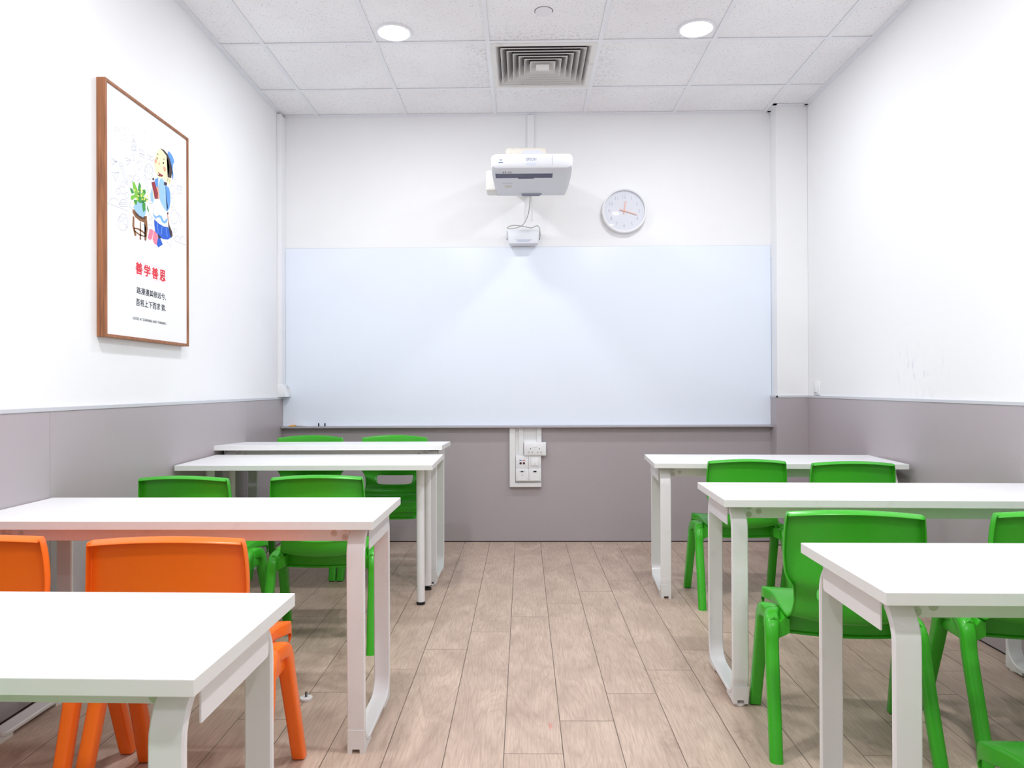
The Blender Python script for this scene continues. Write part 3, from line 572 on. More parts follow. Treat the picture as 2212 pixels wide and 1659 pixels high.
M_LOUVRE_SHADE = mat('shaded_duct_side', srgb(58, 50, 54), 0.8)  # dark colour paints in the shade on the duct-facing sides of the louvres
M_VENT = mat('dusty_vent_enamel', srgb(228, 226, 224), 0.5, dirt=0.5, dscale=11, dcol=srgb(96, 86, 78))
vt = thing('air_vent', 'square white ceiling air vent with nested dusty louvres', 'air vent', (VENT[0], VENT[1], HC))
def sq(h, z): return [(-h, -h, z), (h, -h, z), (h, h, z), (-h, h, z)]
def ring(bm, loops):
    R = [[bm.verts.new(p) for p in l] for l in loops]
    for a, b in zip(R, R[1:]):
        for i in range(4): bm.faces.new((a[i], a[(i + 1) % 4], b[(i + 1) % 4], b[i]))
bm = B(); ring(bm, [sq(0.288, 0.006), sq(0.288, -0.003), sq(0.262, -0.006), sq(0.258, -0.002), sq(0.222, 0.055), sq(0.219, 0.055)])
obj('frame', bm, M_VENT, vt)
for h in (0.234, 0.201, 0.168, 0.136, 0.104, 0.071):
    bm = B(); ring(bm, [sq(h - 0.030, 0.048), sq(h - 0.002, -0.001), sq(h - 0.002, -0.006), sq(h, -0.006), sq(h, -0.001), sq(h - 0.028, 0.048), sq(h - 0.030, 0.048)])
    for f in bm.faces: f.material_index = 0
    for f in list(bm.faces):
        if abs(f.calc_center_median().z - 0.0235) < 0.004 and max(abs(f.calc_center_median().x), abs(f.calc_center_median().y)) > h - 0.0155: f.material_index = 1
    obj('louvre', bm, [M_VENT, M_LOUVRE_SHADE], vt)
bm = B(); box(bm, (-0.037, -0.037, -0.006), (0.037, 0.037, -0.003)); obj('centre_plate', bm, M_VENT, vt)
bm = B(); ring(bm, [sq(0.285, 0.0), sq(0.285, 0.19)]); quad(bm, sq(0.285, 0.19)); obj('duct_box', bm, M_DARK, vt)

# ------------------------------------------------------------------ board wall
bm = B(); extrude_poly(bm, [(XL + 0.010, YB - 0.006, 0.782), (COLX - 0.003, YB - 0.006, 0.782), (COLX - 0.003, YB - 0.006, 1.979), (XL + 0.031, YB - 0.006, 1.979), (XL + 0.031, YB - 0.006, 1.063), (XL + 0.064, YB - 0.006, 1.030), (XL + 0.064, YB - 0.006, 0.977), (XL + 0.010, YB - 0.006, 0.975)], (0, 0.0056, 0))
wb = obj('whiteboard', bm, M_BOARD); bm = B(); box(bm, (COLX - 0.0028, YB - 0.0065, 0.99), (COLX - 0.0002, YB - 0.0004, 1.90)); obj('edge_strip', bm, mat('blue_edge_strip', srgb(158, 184, 214), 0.5), wb)
bm = B(); box(bm, (XL + 0.031, YB - 0.0050, 1.979), (COLX - 0.003, YB - 0.0004, 1.9805)); obj('top_joint', bm, mat('grey_joint', srgb(190, 196, 208), 0.6), wb)
tag(wb, 'wide frameless whiteboard covering the far wall above the ledge', 'whiteboard')
bm = B(); box(bm, (XL + 0.013, YB - 0.062, 0.769), (COLX - 0.008, YB, 0.7805), 0.002)
tag(obj('board_ledge', bm, mat('mauve_ledge', srgb(176, 172, 180), 0.35)), 'thin grey ledge running along the bottom edge of the whiteboard', 'ledge')
ZL = 0.7805
bm = B(); box(bm, (-0.022, -0.012, 0), (0.022, 0.012, 0.012), 0.004)
for v in bm.verts: v.co.z *= (0.45 + 0.55 * (v.co.x + 0.022) / 0.044) if v.co.z > 0.002 else 1
tag(obj('eraser', bm, mat('orange_rubber', srgb(244, 172, 40), 0.6), None, 40, (-1.553, YB - 0.035, ZL)), 'small orange wedge lying at the left end of the board ledge', 'eraser')
bm = B()
box(bm, (-0.055, -0.014, 0.0), (0.045, 0.014, 0.0016))
for v in bm.verts: v.co.z += 0.010 * max(0, (0.045 - v.co.x) / 0.1) 
tag(obj('paper_slip', bm, M_WHITE, None, None, (-1.478, YB - 0.03, ZL)), 'white paper slip lying curled on the board ledge beside the orange wedge', 'paper')
for x, lab in ((-1.374, 'small black pen stub standing on the board ledge, nearer the paper slip'), (-1.332, 'small black pen stub standing on the board ledge, farther from the paper slip')):
    bm = B(); lathe(bm, [(0.0, 0), (0.0045, 0), (0.0045, 0.018), (0.003, 0.022), (0.0, 0.022)], 16)
    tag(obj('pen_stub', bm, M_BLACK, None, 40, (x, YB - 0.032, ZL)), lab, 'pen', 'black pen stubs on the ledge')

# corner trunking down the left end of the board wall
t = thing('corner_trunking', 'narrow white plastic trunking running down the far left corner', 'trunking', (XL, YB, 0))
bm = B(); box(bm, (0.0, -0.088, 1.06), (0.030, -0.001, HC - 0.013), 0.002); box(bm, (0.004, -0.0895, 1.06), (0.019, -0.088, HC - 0.013)); obj('duct', bm, M_WHITE, t)
bm = B(); box(bm, (0.0, -0.092, RAIL + 0.001), (0.036, -0.001, 1.062), 0.003)
for v in bm.verts:
    if v.co.x > 0.02 and v.co.z < 1.03: v.co.x += 0.026
obj('end_cap', bm, M_WHITE, t, 30)

# clock
M_FACE = mat('clock_face', srgb(236, 239, 246), 0.5)
M_ROSE = mat('rose_gold', srgb(214, 158, 140), 0.35, 0.3)
M_NUM = mat('grey_numerals', srgb(176, 180, 196), 0.5)
ck = thing('wall_clock', 'round white wall clock with rose gold hands on the far wall', 'clock', (0.677, YB, 2.212))
bm = B(); lathe(bm, [(0.140, 0.0), (0.148, 0.004), (0.150, 0.03), (0.1485, 0.040), (0.143, 0.043), (0.137, 0.040), (0.134, 0.024), (0.134, 0.0)], 72, 'y')
obj('rim', bm, M_WHITE, ck, 40)
bm = B(); cyl(bm, (0, -0.001, 0), (0, -0.022, 0), 0.1345, n=72); obj('dial', bm, M_FACE, ck)
bm = B()
for i in range(60):
    a = 2 * PI * i / 60
    cyl(bm, (0.122 * math.sin(a), -0.0218, 0.122 * math.cos(a)), (0.122 * math.sin(a), -0.0225, 0.122 * math.cos(a)), 0.0014, n=8)
for k in range(1, 13):
    a = 2 * PI * k / 12
    q = text_bm(str(k), 0.034, bold=-0.0006)
    (x0, x1), (y0, y1), _ = bounds(q)
    for v in q.verts:
        v.co = Vector(((v.co.x - (x0 + x1) / 2) * 0.9 + 0.100 * math.sin(a), -0.0221 - v.co.z, v.co.y - (y0 + y1) / 2 + 0.098 * math.cos(a)))
    me = bpy.data.meshes.new('q'); q.to_mesh(me); q.free(); bm.from_mesh(me); bpy.data.meshes.remove(me)
obj('numerals', bm, M_NUM, ck)
def hand(name, ang, l0, l1, w, y):
    bm = B(); d = Vector((math.sin(ang), 0, math.cos(ang))); s = Vector((d.z, 0, -d.x)) * w / 2
    p0, p1 = -d * l0, d * l1
    extrude_poly(bm, [p0 - s + Vector((0, y, 0)), p0 + s + Vector((0, y, 0)), p1 + s * 0.8 + Vector((0, y, 0)), p1 - s * 0.8 + Vector((0, y, 0))], (0, -0.0015, 0))
    obj(name, bm, M_ROSE, ck)
hand('hour_hand', math.radians(8), 0.022, 0.066, 0.0062, -0.026)
hand('minute_hand', math.radians(107), 0.034, 0.088, 0.0055, -0.029)
bm = B(); cyl(bm, (0, -0.022, 0), (0, -0.033, 0), 0.004, n=20); obj('hub', bm, M_ROSE, ck)
m = bpy.data.materials.new('thin_clock_glass'); m.use_nodes = True; nt = m.node_tree; nt.nodes.clear()
tr = nt.nodes.new('ShaderNodeBsdfTransparent'); gl = nt.nodes.new('ShaderNodeBsdfGlossy'); gl.inputs['Roughness'].default_value = 0.03
fr = nt.nodes.new('ShaderNodeFresnel'); fr.inputs[0].default_value = 1.45; mx = nt.nodes.new('ShaderNodeMixShader'); ou = nt.nodes.new('ShaderNodeOutputMaterial')
nt.links.new(fr.outputs[0], mx.inputs[0]); nt.links.new(tr.outputs[0], mx.inputs[1]); nt.links.new(gl.outputs[0], mx.inputs[2]); nt.links.new(mx.outputs[0], ou.inputs[0])
bm = B(); n = 72
lens = [(0.0, 0.0405), (0.05, 0.0402), (0.1, 0.0392), (0.1365, 0.0375)]
rings = [[bm.verts.new((r * math.cos(2 * PI * i / n), -h, r * math.sin(2 * PI * i / n))) for i in range(n)] for r, h in lens[1:]]
c0 = bm.verts.new((0, -lens[0][1], 0))
for i in range(n): bm.faces.new((c0, rings[0][i], rings[0][(i + 1) % n]))
for a, b in zip(rings, rings[1:]):
    for i in range(n): bm.faces.new((a[i], a[(i + 1) % n], b[(i + 1) % n], b[i]))
obj('glass_cover', bm, m, ck, 180)

# light switch on the right wall
t = thing('light_switch', 'small white rocker switch just above the rail on the right wall', 'switch', (XR, 4.594, RAIL + 0.004))
bm = B(); box(bm, (-0.010, -0.043, 0), (0, 0.043, 0.086), 0.003); obj('plate', bm, M_WHITE, t, 30)
bm = B(); box(bm, (-0.014, -0.016, 0.016), (-0.009, 0.016, 0.066), 0.001)
for v in bm.verts:
    if v.co.z < 0.03 and v.co.x < -0.011: v.co.x -= 0.003
obj('rocker', bm, mat('switch_rocker', srgb(232, 233, 236), 0.3), t, 30)
bm = B(); box(bm, (-0.0172, -0.014, 0.0150), (-0.0100, 0.014, 0.0180)); obj('indicator', bm, mat('grey_mark', srgb(120, 122, 128), 0.5), t)

# cable board below the ledge with its sockets
PT = mat('white_trunking_plastic', srgb(232, 233, 234), 0.4)
t = thing('cable_trunking', 'white backing board with three vertical cable ducts hanging below the board ledge', 'trunking', (0, YB - T, 0))
bm = B(); box(bm, (-0.096, -0.010, 0.371), (0.116, 0, 0.769), 0.001, 1); obj('backing_board', bm, PT, t)
for a, b, z, dd in ((-0.094, -0.056, 0.40, 0.030), (-0.033, -0.002, 0.584, 0.022), (0.088, 0.119, 0.671, 0.022)):
    bm = B(); box(bm, (a, -dd, z), (b, -0.010, 0.769), 0.002); obj('duct', bm, PT, t)
bm = B(); box(bm, (-0.094, -0.030, 0.372), (0.116, -0.010, 0.4), 0.002); obj('duct', bm, PT, t)
YS = YB - T - 0.010
def plate(name, label, cat, x0, x1, z0, z1, dep=0.026):
    t = thing(name, label, cat, ((x0 + x1) / 2, YS, (z0 + z1) / 2), 0, 'white faceplates on the cable board')
    bm = B(); box(bm, (-(x1 - x0) / 2, -dep, -(z1 - z0) / 2), ((x1 - x0) / 2, 0, (z1 - z0) / 2), 0.002); obj('faceplate', bm, M_WHITE, t, 30)
    return t
M_HOLE = mat('socket_black', srgb(20, 18, 20), 0.5)
t = plate('double_socket', 'white double power socket, widest plate at the top of the cable board', 'socket', 0.002, 0.148, 0.583, 0.671, 0.036)
bm = B(); box(bm, (-0.056, -0.0385, -0.038), (0.052, -0.036, 0.038), 0.001); obj('insert', bm, M_WHITE, t, 30)
for cx in (-0.030, 0.028):
    bm = B()
    box(bm, (cx - 0.002, -0.0390, -0.002), (cx + 0.002, -0.0384, 0.007)); box(bm, (cx - 0.0145, -0.0390, -0.0225), (cx - 0.0075, -0.0384, -0.0185)); box(bm, (cx + 0.0075, -0.0390, -0.0225), (cx + 0.0145, -0.0384, -0.0185))
    obj('pin_slots', bm, M_HOLE, t)
for cx in (-0.0085, 0.0075):
    bm = B(); box(bm, (cx - 0.006, -0.0408, 0.012), (cx + 0.006, -0.0384, 0.022), 0.0008); obj('switch_rocker', bm, M_WHITE, t)
t = plate('data_plate', 'white faceplate with a blue and a red tab over two dark jacks', 'socket', -0.054, 0.031, 0.499, 0.583)
bm = B(); box(bm, (-0.018, -0.0268, 0.007), (-0.002, -0.0258, 0.012)); obj('blue_tab', bm, mat('blue_tab', srgb(40, 90, 170), 0.5), t)
bm = B(); box(bm, (0.004, -0.0268, 0.007), (0.020, -0.0258, 0.012)); obj('red_tab', bm, mat('red_tab', srgb(214, 52, 78), 0.5), t)
for cx in (-0.010, 0.012):
    bm = B(); box(bm, (cx - 0.007, -0.0266, -0.017), (cx + 0.007, -0.0258, -0.003)); obj('jack', bm, mat('jack_brown', srgb(70, 26, 24), 0.5), t)
t = plate('rocker_switch', 'white single rocker switch below the double socket', 'switch', 0.032, 0.115, 0.499, 0.583)
bm = B(); box(bm, (-0.026, -0.031, -0.025), (0.026, -0.026, 0.025), 0.0015)
for v in bm.verts:
    if v.co.z < -0.01 and v.co.y < -0.028: v.co.y -= 0.003
obj('rocker', bm, M_WHITE, t, 30)
bm = B(); box(bm, (-0.0012, -0.0345, -0.017), (0.0012, -0.0320, -0.011)); obj('indicator', bm, M_HOLE, t)
t = plate('video_plate', 'white faceplate with a dark video port above a round jack', 'socket', -0.054, 0.031, 0.4125, 0.4975, 0.03)
bm = B(); box(bm, (-0.030, -0.0315, -0.036), (0.030, -0.030, 0.038), 0.0007); obj('insert', bm, M_WHITE, t)
bm = B(); box(bm, (-0.0085, -0.0326, 0.018), (0.0085, -0.0314, 0.026), 0.0015); box(bm, (-0.0155, -0.0326, 0.0195), (-0.0125, -0.0314, 0.0245)); box(bm, (0.0125, -0.0326, 0.0195), (0.0155, -0.0314, 0.0245)); obj('video_port', bm, mat('port_blue_black', srgb(38, 42, 66), 0.5), t)
bm = B(); cyl(bm, (0, -0.0314, -0.002), (0, -0.0326, -0.002), 0.003, n=16); obj('audio_jack', bm, M_HOLE, t)
t = plate('port_plate', 'white faceplate with one black rectangular port, bottom right corner of the cable board', 'socket', 0.032, 0.115, 0.4125, 0.4975, 0.03)
bm = B(); box(bm, (-0.030, -0.0315, -0.036), (0.030, -0.030, 0.038), 0.0007); obj('insert', bm, M_WHITE, t)
bm = B(); box(bm, (-0.0105, -0.0326, 0.017), (0.0105, -0.0314, 0.027)); obj('port', bm, M_HOLE, t)

# ------------------------------------------------------------------ projector on its wall arm
M_PROJ = mat('projector_white', srgb(220, 222, 228), 0.4)
M_CREAM = mat('speckled_cream_metal', srgb(226, 220, 210), 0.55, dirt=0.7, dscale=60, dcol=srgb(70, 62, 58))
bm = B(); box(bm, (0.033, YB - 0.022, 2.50), (0.077, YB, HC - 0.012), 0.002)
tag(obj('wall_duct', bm, M_WHITE), 'short white vertical cable duct from ceiling down to the projector arm', 'trunking')
t = thing('projector_mount', 'cream metal wall arm carrying the projector', 'projector mount', (0.02, YB, 2.40))
bm = B(); box(bm, (-0.125, -0.50, -0.03), (0.125, -0.05, 0.088), 0.02, 4); obj('arm', bm, M_CREAM, t, 40)
bm = B(); box(bm, (-0.10, -0.05, -0.05), (0.10, 0, 0.10), 0.006); obj('wall_plate', bm, M_CREAM, t, 40)
bm = B(); box(bm, (-0.06, -0.515, -0.052), (0.06, -0.40, -0.028), 0.004); obj('slide_plate', bm, M_CREAM, t, 40)

pj = thing('projector', 'white short throw projector with a dark lens slot, hung on the wall arm', 'projector', (0.052, 4.02, 2.205), 0)
def section(y, top, bot, hw, hb, r=0.03):
    pts = []
    for cx, cz, a0, a1 in ((hw - r, top - r, 0, 90), (-(hw - r), top - r, 90, 180)):
        for i in range(5):
            a = math.radians(a0 + (a1 - a0) * i / 4); pts.append((cx + r * math.cos(a), y, cz + r * math.sin(a)))
    mid = max(top - r - 0.02, bot + 0.02)
    pts += [(-hw, y, mid), (-hb - 0.012, y, bot + 0.012), (-hb, y, bot + 0.003), (-hb + 0.015, y, bot), (hb - 0.015, y, bot), (hb, y, bot + 0.003), (hb + 0.012, y, bot + 0.012), (hw, y, mid)]
    return pts
secs = [section(0.000, 0.128, 0.066, 0.216, 0.200, 0.022), section(0.004, 0.134, 0.058, 0.224, 0.206, 0.024), section(0.02, 0.140, 0.050, 0.229, 0.212, 0.026), section(0.06, 0.142, 0.043, 0.230, 0.214, 0.026),
        section(0.15, 0.142, 0.028, 0.230, 0.212, 0.026), section(0.28, 0.142, 0.010, 0.230, 0.205, 0.026), section(0.37, 0.142, 0.000, 0.228, 0.196, 0.026), section(0.385, 0.138, 0.006, 0.222, 0.19, 0.024)]
bm = B(); R = [[bm.verts.new(p) for p in s] for s in secs]; n = len(R[0])
for a, b in zip(R, R[1:]):
    for i in range(n): bm.faces.new((a[i], a[(i + 1) % n], b[(i + 1) % n], b[i]))
bm.faces.new(R[0]); bm.faces.new(R[-1])
obj('body', bm, M_PROJ, pj, 35)
def under(y): return 0.043 - (y - 0.06) * (0.043 - 0.010) / 0.22
def slab(bm, x0, x1, y0, y1, up=0.002, dn=0.0012):
    """thin piece lying on the sloping underside"""
    extrude_poly(bm, [(x0, y0, under(y0) + up), (x1, y0, under(y0) + up), (x1, y1, under(y1) + up), (x0, y1, under(y1) + up)], (0, 0, -(up + dn)))
bm = B(); slab(bm, -0.206, 0.118, 0.062, 0.116); slab(bm, -0.078, 0.014, 0.108, 0.126)
obj('lens_window', bm, mat('violet_black_glass', srgb(30, 16, 66), 0.15), pj)
GP = mat('printed_grey', srgb(150, 156, 172), 0.5); BP = mat('printed_blue_grey', srgb(96, 112, 150), 0.5)
q = text_bm('EPSON', 0.03); fit(q, -0.030, 0.024, 0.097, 0.112)
for v in q.verts: v.co = Vector((v.co.x, -0.0002 - v.co.z, v.co.y))
obj('brand_lettering', q, mat('brand_grey', srgb(128, 138, 160), 0.4), pj)
bm = B(); box(bm, (-0.031, -0.0012, 0.073), (0.022, 0.002, 0.088), 0.0008); obj('sensor_window', bm, mat('pale_blue_window', srgb(206, 214, 236), 0.2), pj)
bm = B(); box(bm, (-0.181, -0.0006, 0.100), (-0.166, 0.002, 0.104)); box(bm, (-0.186, -0.0006, 0.086), (-0.162, 0.002, 0.091)); obj('badge', bm, BP, pj)
bm = B()
for x in (-0.160, -0.148, -0.130, -0.118): slab(bm, x - 0.0018, x + 0.0018, 0.036, 0.048, 0.002, 0.0035)
obj('status_lights', bm, mat('status_dark', srgb(60, 66, 84), 0.4), pj)
bm = B()
for i in range(6): slab(bm, -0.170, -0.170 + (0.055 if i % 2 else 0.063), 0.138 + i * 0.010, 0.1405 + i * 0.010)
for i in range(2): slab(bm, 0.040 + 0.03 * i, 0.062 + 0.035 * i, 0.140, 0.144)
slab(bm, 0.038, 0.058, 0.152, 0.156)
for i in range(3): slab(bm, -0.06 + 0.003 * i, 0.062 - 0.006 * i, 0.338 + i * 0.010, 0.343 + i * 0.010, 0.006, 0.003)
obj('printed_label', bm, GP, pj)
bm = B(); slab(bm, -0.158, -0.116, 0.215, 0.243); obj('sticker', bm, mat('beige_sticker', srgb(204, 202, 194), 0.5), pj)
bm = B(); box(bm, (0.1135, -0.0006, 0.066), (0.1145, 0.02, 0.128)); slab(bm, 0.1135, 0.1145, 0.02, 0.065, 0.006, 0.0006); obj('panel_seam', bm, mat('seam_grey', srgb(150, 152, 160), 0.6), pj)
bm = B()
sec = [(-0.075, 0.138), (-0.045, 0.170), (0.035, 0.172), (0.075, 0.150), (0.14, 0.148), (0.20, 0.138)]
extrude_poly(bm, [(x, 0.05, z) for x, z in sec], (0, 0.24, 0)); obj('top_hump', bm, mat('projector_grey', srgb(206, 208, 216), 0.4), pj, 30)
bm = B(); box(bm, (-0.272, 0.30, 0.012), (-0.205, 0.42, 0.137), 0.012, 3); box(bm, (-0.22, 0.375, 0.01), (0.21, 0.42, 0.137), 0.012, 3); obj('cable_cover', bm, mat('projector_cream', srgb(226, 225, 220), 0.45), pj, 40)
bm = B(); tube(bm, [(0.10, 0.40, 0.140), (0.115, 0.36, 0.165), (0.15, 0.33, 0.185), (0.185, 0.31, 0.178), (0.205, 0.30, 0.1425)], 0.007); tag(obj('power_cable', bm, M_BLACK, None, 180, (0.052, 4.02, 2.205)), 'black cable looping over the top of the projector', 'cable')

M_SCREW = mat('grey_screw', srgb(120, 122, 130), 0.4, 0.4)
# touch sensor box above the board and its lead
t = thing('touch_sensor', 'small white sensor box on the wall under the projector', 'sensor box', (0.003, YB, 1.985))
bm = B(); box(bm, (-0.103, -0.095, 0.002), (0.103, -0.018, 0.094), 0.004)
for v in bm.verts:
    if v.co.z < 0.02: v.co.x *= 0.93
obj('case', bm, mat('sensor_white', srgb(232, 236, 243), 0.4), t, 30)
bm = B(); box(bm, (-0.075, -0.02, -0.002), (0.075, 0, 0.06), 0.002); obj('wall_bracket', bm, M_WHITE, t)
for s in (-1, 1):
    bm = B(); box(bm, (s * 0.1075 - 0.0016, -0.075, 0.028), (s * 0.1075 + 0.0016, -0.065, 0.088)); cyl(bm, (s * 0.104, -0.07, 0.036), (s * 0.111, -0.07, 0.036), 0.006, n=16)
    obj('hinge_screw', bm, M_SCREW, t)
bm = B()
for i in range(3): box(bm, (-0.052 + 0.008 * i, -0.0956, 0.024 - 0.006 * i), (0.055 - 0.008 * i, -0.0944, 0.0265 - 0.006 * i))
obj('printed_label', bm, mat('label_blue', srgb(170, 184, 212), 0.5), t)
M_LEAD = mat('grey_cable', srgb(186, 184, 182), 0.5)
bm = B(); tube(bm, [(0.045, 4.44, 2.215), (0.043, 4.55, 2.19), (0.035, 4.70, 2.165), (0.012, 4.74, 2.120), (-0.020, 4.75, 2.095), (-0.070, 4.752, 2.084), (-0.103, 4.752, 2.086), (-0.085, 4.75, 2.100), (-0.045, 4.75, 2.104), (0.0, 4.75, 2.098), (0.05, 4.75, 2.087), (0.075, 4.752, 2.094), (0.095, 4.755, 2.102), (0.110, 4.76, 2.086), (0.114, 4.765, 2.055), (0.117, 4.77, 2.030)], 0.0030)
tag(obj('signal_cable', bm, M_LEAD, None, 180), 'grey cable drooping from the projector to the sensor box', 'cable')
bm = B()
for x, z1, x2 in ((0.018, 2.155, 0.016), (0.062, 2.155, 0.058)): tube(bm, [(x, YB - 0.004, 2.33), (x, YB - 0.004, 2.24), (x2, YB - 0.004, z1)], 0.0028)
tag(obj('wall_cable', bm, M_WHITE, None, 180), 'pair of thin white wires running down the wall behind the projector', 'cable')

# ------------------------------------------------------------------ framed poster on the left wall
FX = 0.036
pt = thing('framed_poster', 'framed poster of a child with a book, brown wooden frame, on the left wall', 'poster', (XL, 2.735, 1.24))
PW, PH = 0.688, 0.996
def wood_frame():
    m = mat('brown_frame_wood', srgb(150, 98, 62), 0.5)
    g = N(m); b = g.t.nodes['Principled BSDF']; tc = g.n('ShaderNodeTexCoord')
    mp = g.n('ShaderNodeMapping'); mp.inputs['Scale'].default_value = (60, 60, 2.2); g.t.links.new(tc.outputs['Object'], mp.inputs[0])
    n = g.n('ShaderNodeTexNoise'); n.inputs['Scale'].default_value = 2.0; n.inputs['Detail'].default_value = 6; n.inputs['Distortion'].default_value = 0.6
    g.t.links.new(mp.outputs[0], n.inputs['Vector'])
    g.put(b.inputs['Base Color'], g.mix(g.rng(n.outputs['Fac'], 0.35, 0.7, 0, 1), srgb(170, 112, 72), srgb(124, 76, 48)))
    return m
M_WOOD = wood_frame()
fw = 0.012
for a, b in (((0, 0, 0), (FX, fw, PH)), ((0, PW - fw, 0), (FX, PW, PH)), ((0, fw, 0), (FX, PW - fw, fw)), ((0, fw, PH - fw), (FX, PW - fw, PH))):
    bm = B(); box(bm, a, b, 0.0012, 1); obj('frame_bar', bm, M_WOOD, pt)
PX = FX - 0.006
bm = B(); box(bm, (0.002, fw, fw), (PX, PW - fw, PH - fw)); obj('print', bm, mat('poster_paper', srgb(244, 245, 247), 0.45), pt)
ARTCOL = dict(skin=(252, 243, 196), hair=(62, 46, 48), cap=(96, 158, 236), lblue=(158, 202, 246), mblue=(98, 158, 236), wave=(120, 180, 244), skirt=(28, 92, 208), skirtline=(120, 172, 240), dark=(58, 40, 46), red=(148, 42, 58), pink=(250, 132, 160), salmon=(248, 168, 138), leafl=(126, 196, 64), leaf=(58, 152, 66), yellow=(250, 240, 108), stool=(140, 92, 50), stooltop=(84, 56, 42), dot=(150, 156, 176))
ORDER = ['dot', 'stool', 'stooltop', 'lblue', 'leaf', 'leafl', 'yellow', 'mblue', 'wave', 'skirt', 'skirtline', 'pink', 'skin', 'hair', 'cap', 'salmon', 'red', 'dark']
mats = [mat('ink_' + k, srgb(*ARTCOL[k]), 0.6) for k in ORDER] + [mat('ink_doodle', srgb(164, 167, 190), 0.6)]
bm = B()
def decal(bm, poly, x, mi):
    P = poly[:-1] if poly[0] == poly[-1] else poly
    try:
        f = bm.faces.new([bm.verts.new((x, p[0], p[1])) for p in P]); f.material_index = mi
    except ValueError: pass
for i, k in enumerate(ORDER):
    for poly in ART[k]: decal(bm, poly, PX + 0.0002 + 0.00005 * i, i)
for poly in ART['lblue'][:1]: pass
for ln in DOODLES:
    for (y0, z0), (y1, z1) in zip(ln, ln[1:]):
        dx, dz = y1 - y0, z1 - z0; L = math.hypot(dx, dz)
        if L < 1e-5: continue
        nx, nz = -dz / L * 0.0008, dx / L * 0.0008
        decal(bm, [(y0 + nx, z0 + nz), (y1 + nx, z1 + nz), (y1 - nx, z1 - nz), (y0 - nx, z0 - nz)], PX + 0.0001, len(ORDER))
bmesh.ops.triangulate(bm, faces=[f for f in bm.faces if len(f.verts) > 4])
obj('illustration', bm, mats, pt)
def poster_text(name, body, y0, y1, z0, z1, m, bold=0.0):
    q = text_bm(body, 0.05, bold=bold); fit(q, y0, y1, z0, z1)
    for v in q.verts: v.co = Vector((PX + 0.0004 + v.co.z, v.co.x, v.co.y))
    return q
RED = mat('ink_red', srgb(226, 48, 66), 0.6); INK = mat('ink_black', srgb(44, 46, 58), 0.6); GRID = mat('ink_pale_pink', srgb(222, 178, 206), 0.6)
bm = B(); gy0, gz0, gw = 0.2170, 0.2715, 0.0655
for i in range(5): decal(bm, [(gy0 + gw * i - 0.0006, gz0), (gy0 + gw * i + 0.0006, gz0), (gy0 + gw * i + 0.0006, gz0 + 0.061), (gy0 + gw * i - 0.0006, gz0 + 0.061)], PX + 0.0002, 0)
for z in (0, 0.0305, 0.061): decal(bm, [(gy0, gz0 + z - 0.0005), (gy0 + 4 * gw, gz0 + z - 0.0005), (gy0 + 4 * gw, gz0 + z + 0.0005), (gy0, gz0 + z + 0.0005)], PX + 0.0002, 0)
obj('character_grid', bm, GRID, pt)
for i, ch in enumerate('\u5584\u5b66\u5584\u601d'):
    obj('red_character', poster_text('c', ch, gy0 + gw * i + 0.007, gy0 + gw * (i + 1) - 0.006, gz0 + 0.005, gz0 + 0.056, RED, 0.0014), RED, pt)
obj('black_lettering', poster_text('t', '\u8def\u6f2b\u6f2b\u5176\u4fee\u8fdc\u516e,', 0.231, 0.474, 0.194, 0.2235, INK, 0.0005), INK, pt)
obj('black_lettering', poster_text('t', '\u543e\u5c06\u4e0a\u4e0b\u800c\u6c42 \u7d22.', 0.2255, 0.474, 0.1445, 0.1745, INK, 0.0005), INK, pt)
obj('small_lettering', poster_text('t', 'GOOD AT LEARNING AND THINKING', 0.201, 0.477, 0.0850, 0.0960, INK), INK, pt)

# ------------------------------------------------------------------ tables
def loop_path(y0, y1, z0, z1, rb, rt, n=9):
    """centre line of the flat-bar loop in the y-z plane, with its inward normals"""
    out = []
    for cy, cz, r, a0 in ((y0 + rb, z0 + rb, rb, 180), (y1 - rb, z0 + rb, rb, 270), (y1 - rt, z1 - rt, rt, 0), (y0 + rt, z1 - rt, rt, 90)):
        for i in range(n):
            a = math.radians(a0 + 90 * i / (n - 1))
            out.append((cy + r * math.cos(a), cz + r * math.sin(a), math.cos(a), math.sin(a)))
    return out
def loop_frame(x, y0, y1, z0, z1, w=0.052, th=0.014, rb=0.075, rt=0.085):
    bm = B(); c = 0.003
    prof = [(-w / 2 + c, th / 2), (w / 2 - c, th / 2), (w / 2, th / 2 - c), (w / 2, -th / 2 + c), (w / 2 - c, -th / 2), (-w / 2 + c, -th / 2), (-w / 2, -th / 2 + c), (-w / 2, th / 2 - c)]
    rings = []
    for y, z, ny, nz in loop_path(y0 + th / 2, y1 - th / 2, z0 + th / 2, z1 - th / 2, rb - th / 2, rt - th / 2):
        rings.append([bm.verts.new((x + px, y + ny * k, z + nz * k)) for px, k in prof])
    m = len(prof)
    for i in range(len(rings)):
        A, D = rings[i], rings[(i + 1) % len(rings)]
        for j in range(m): bm.faces.new((A[j], A[(j + 1) % m], D[(j + 1) % m], D[j]))
    return bm
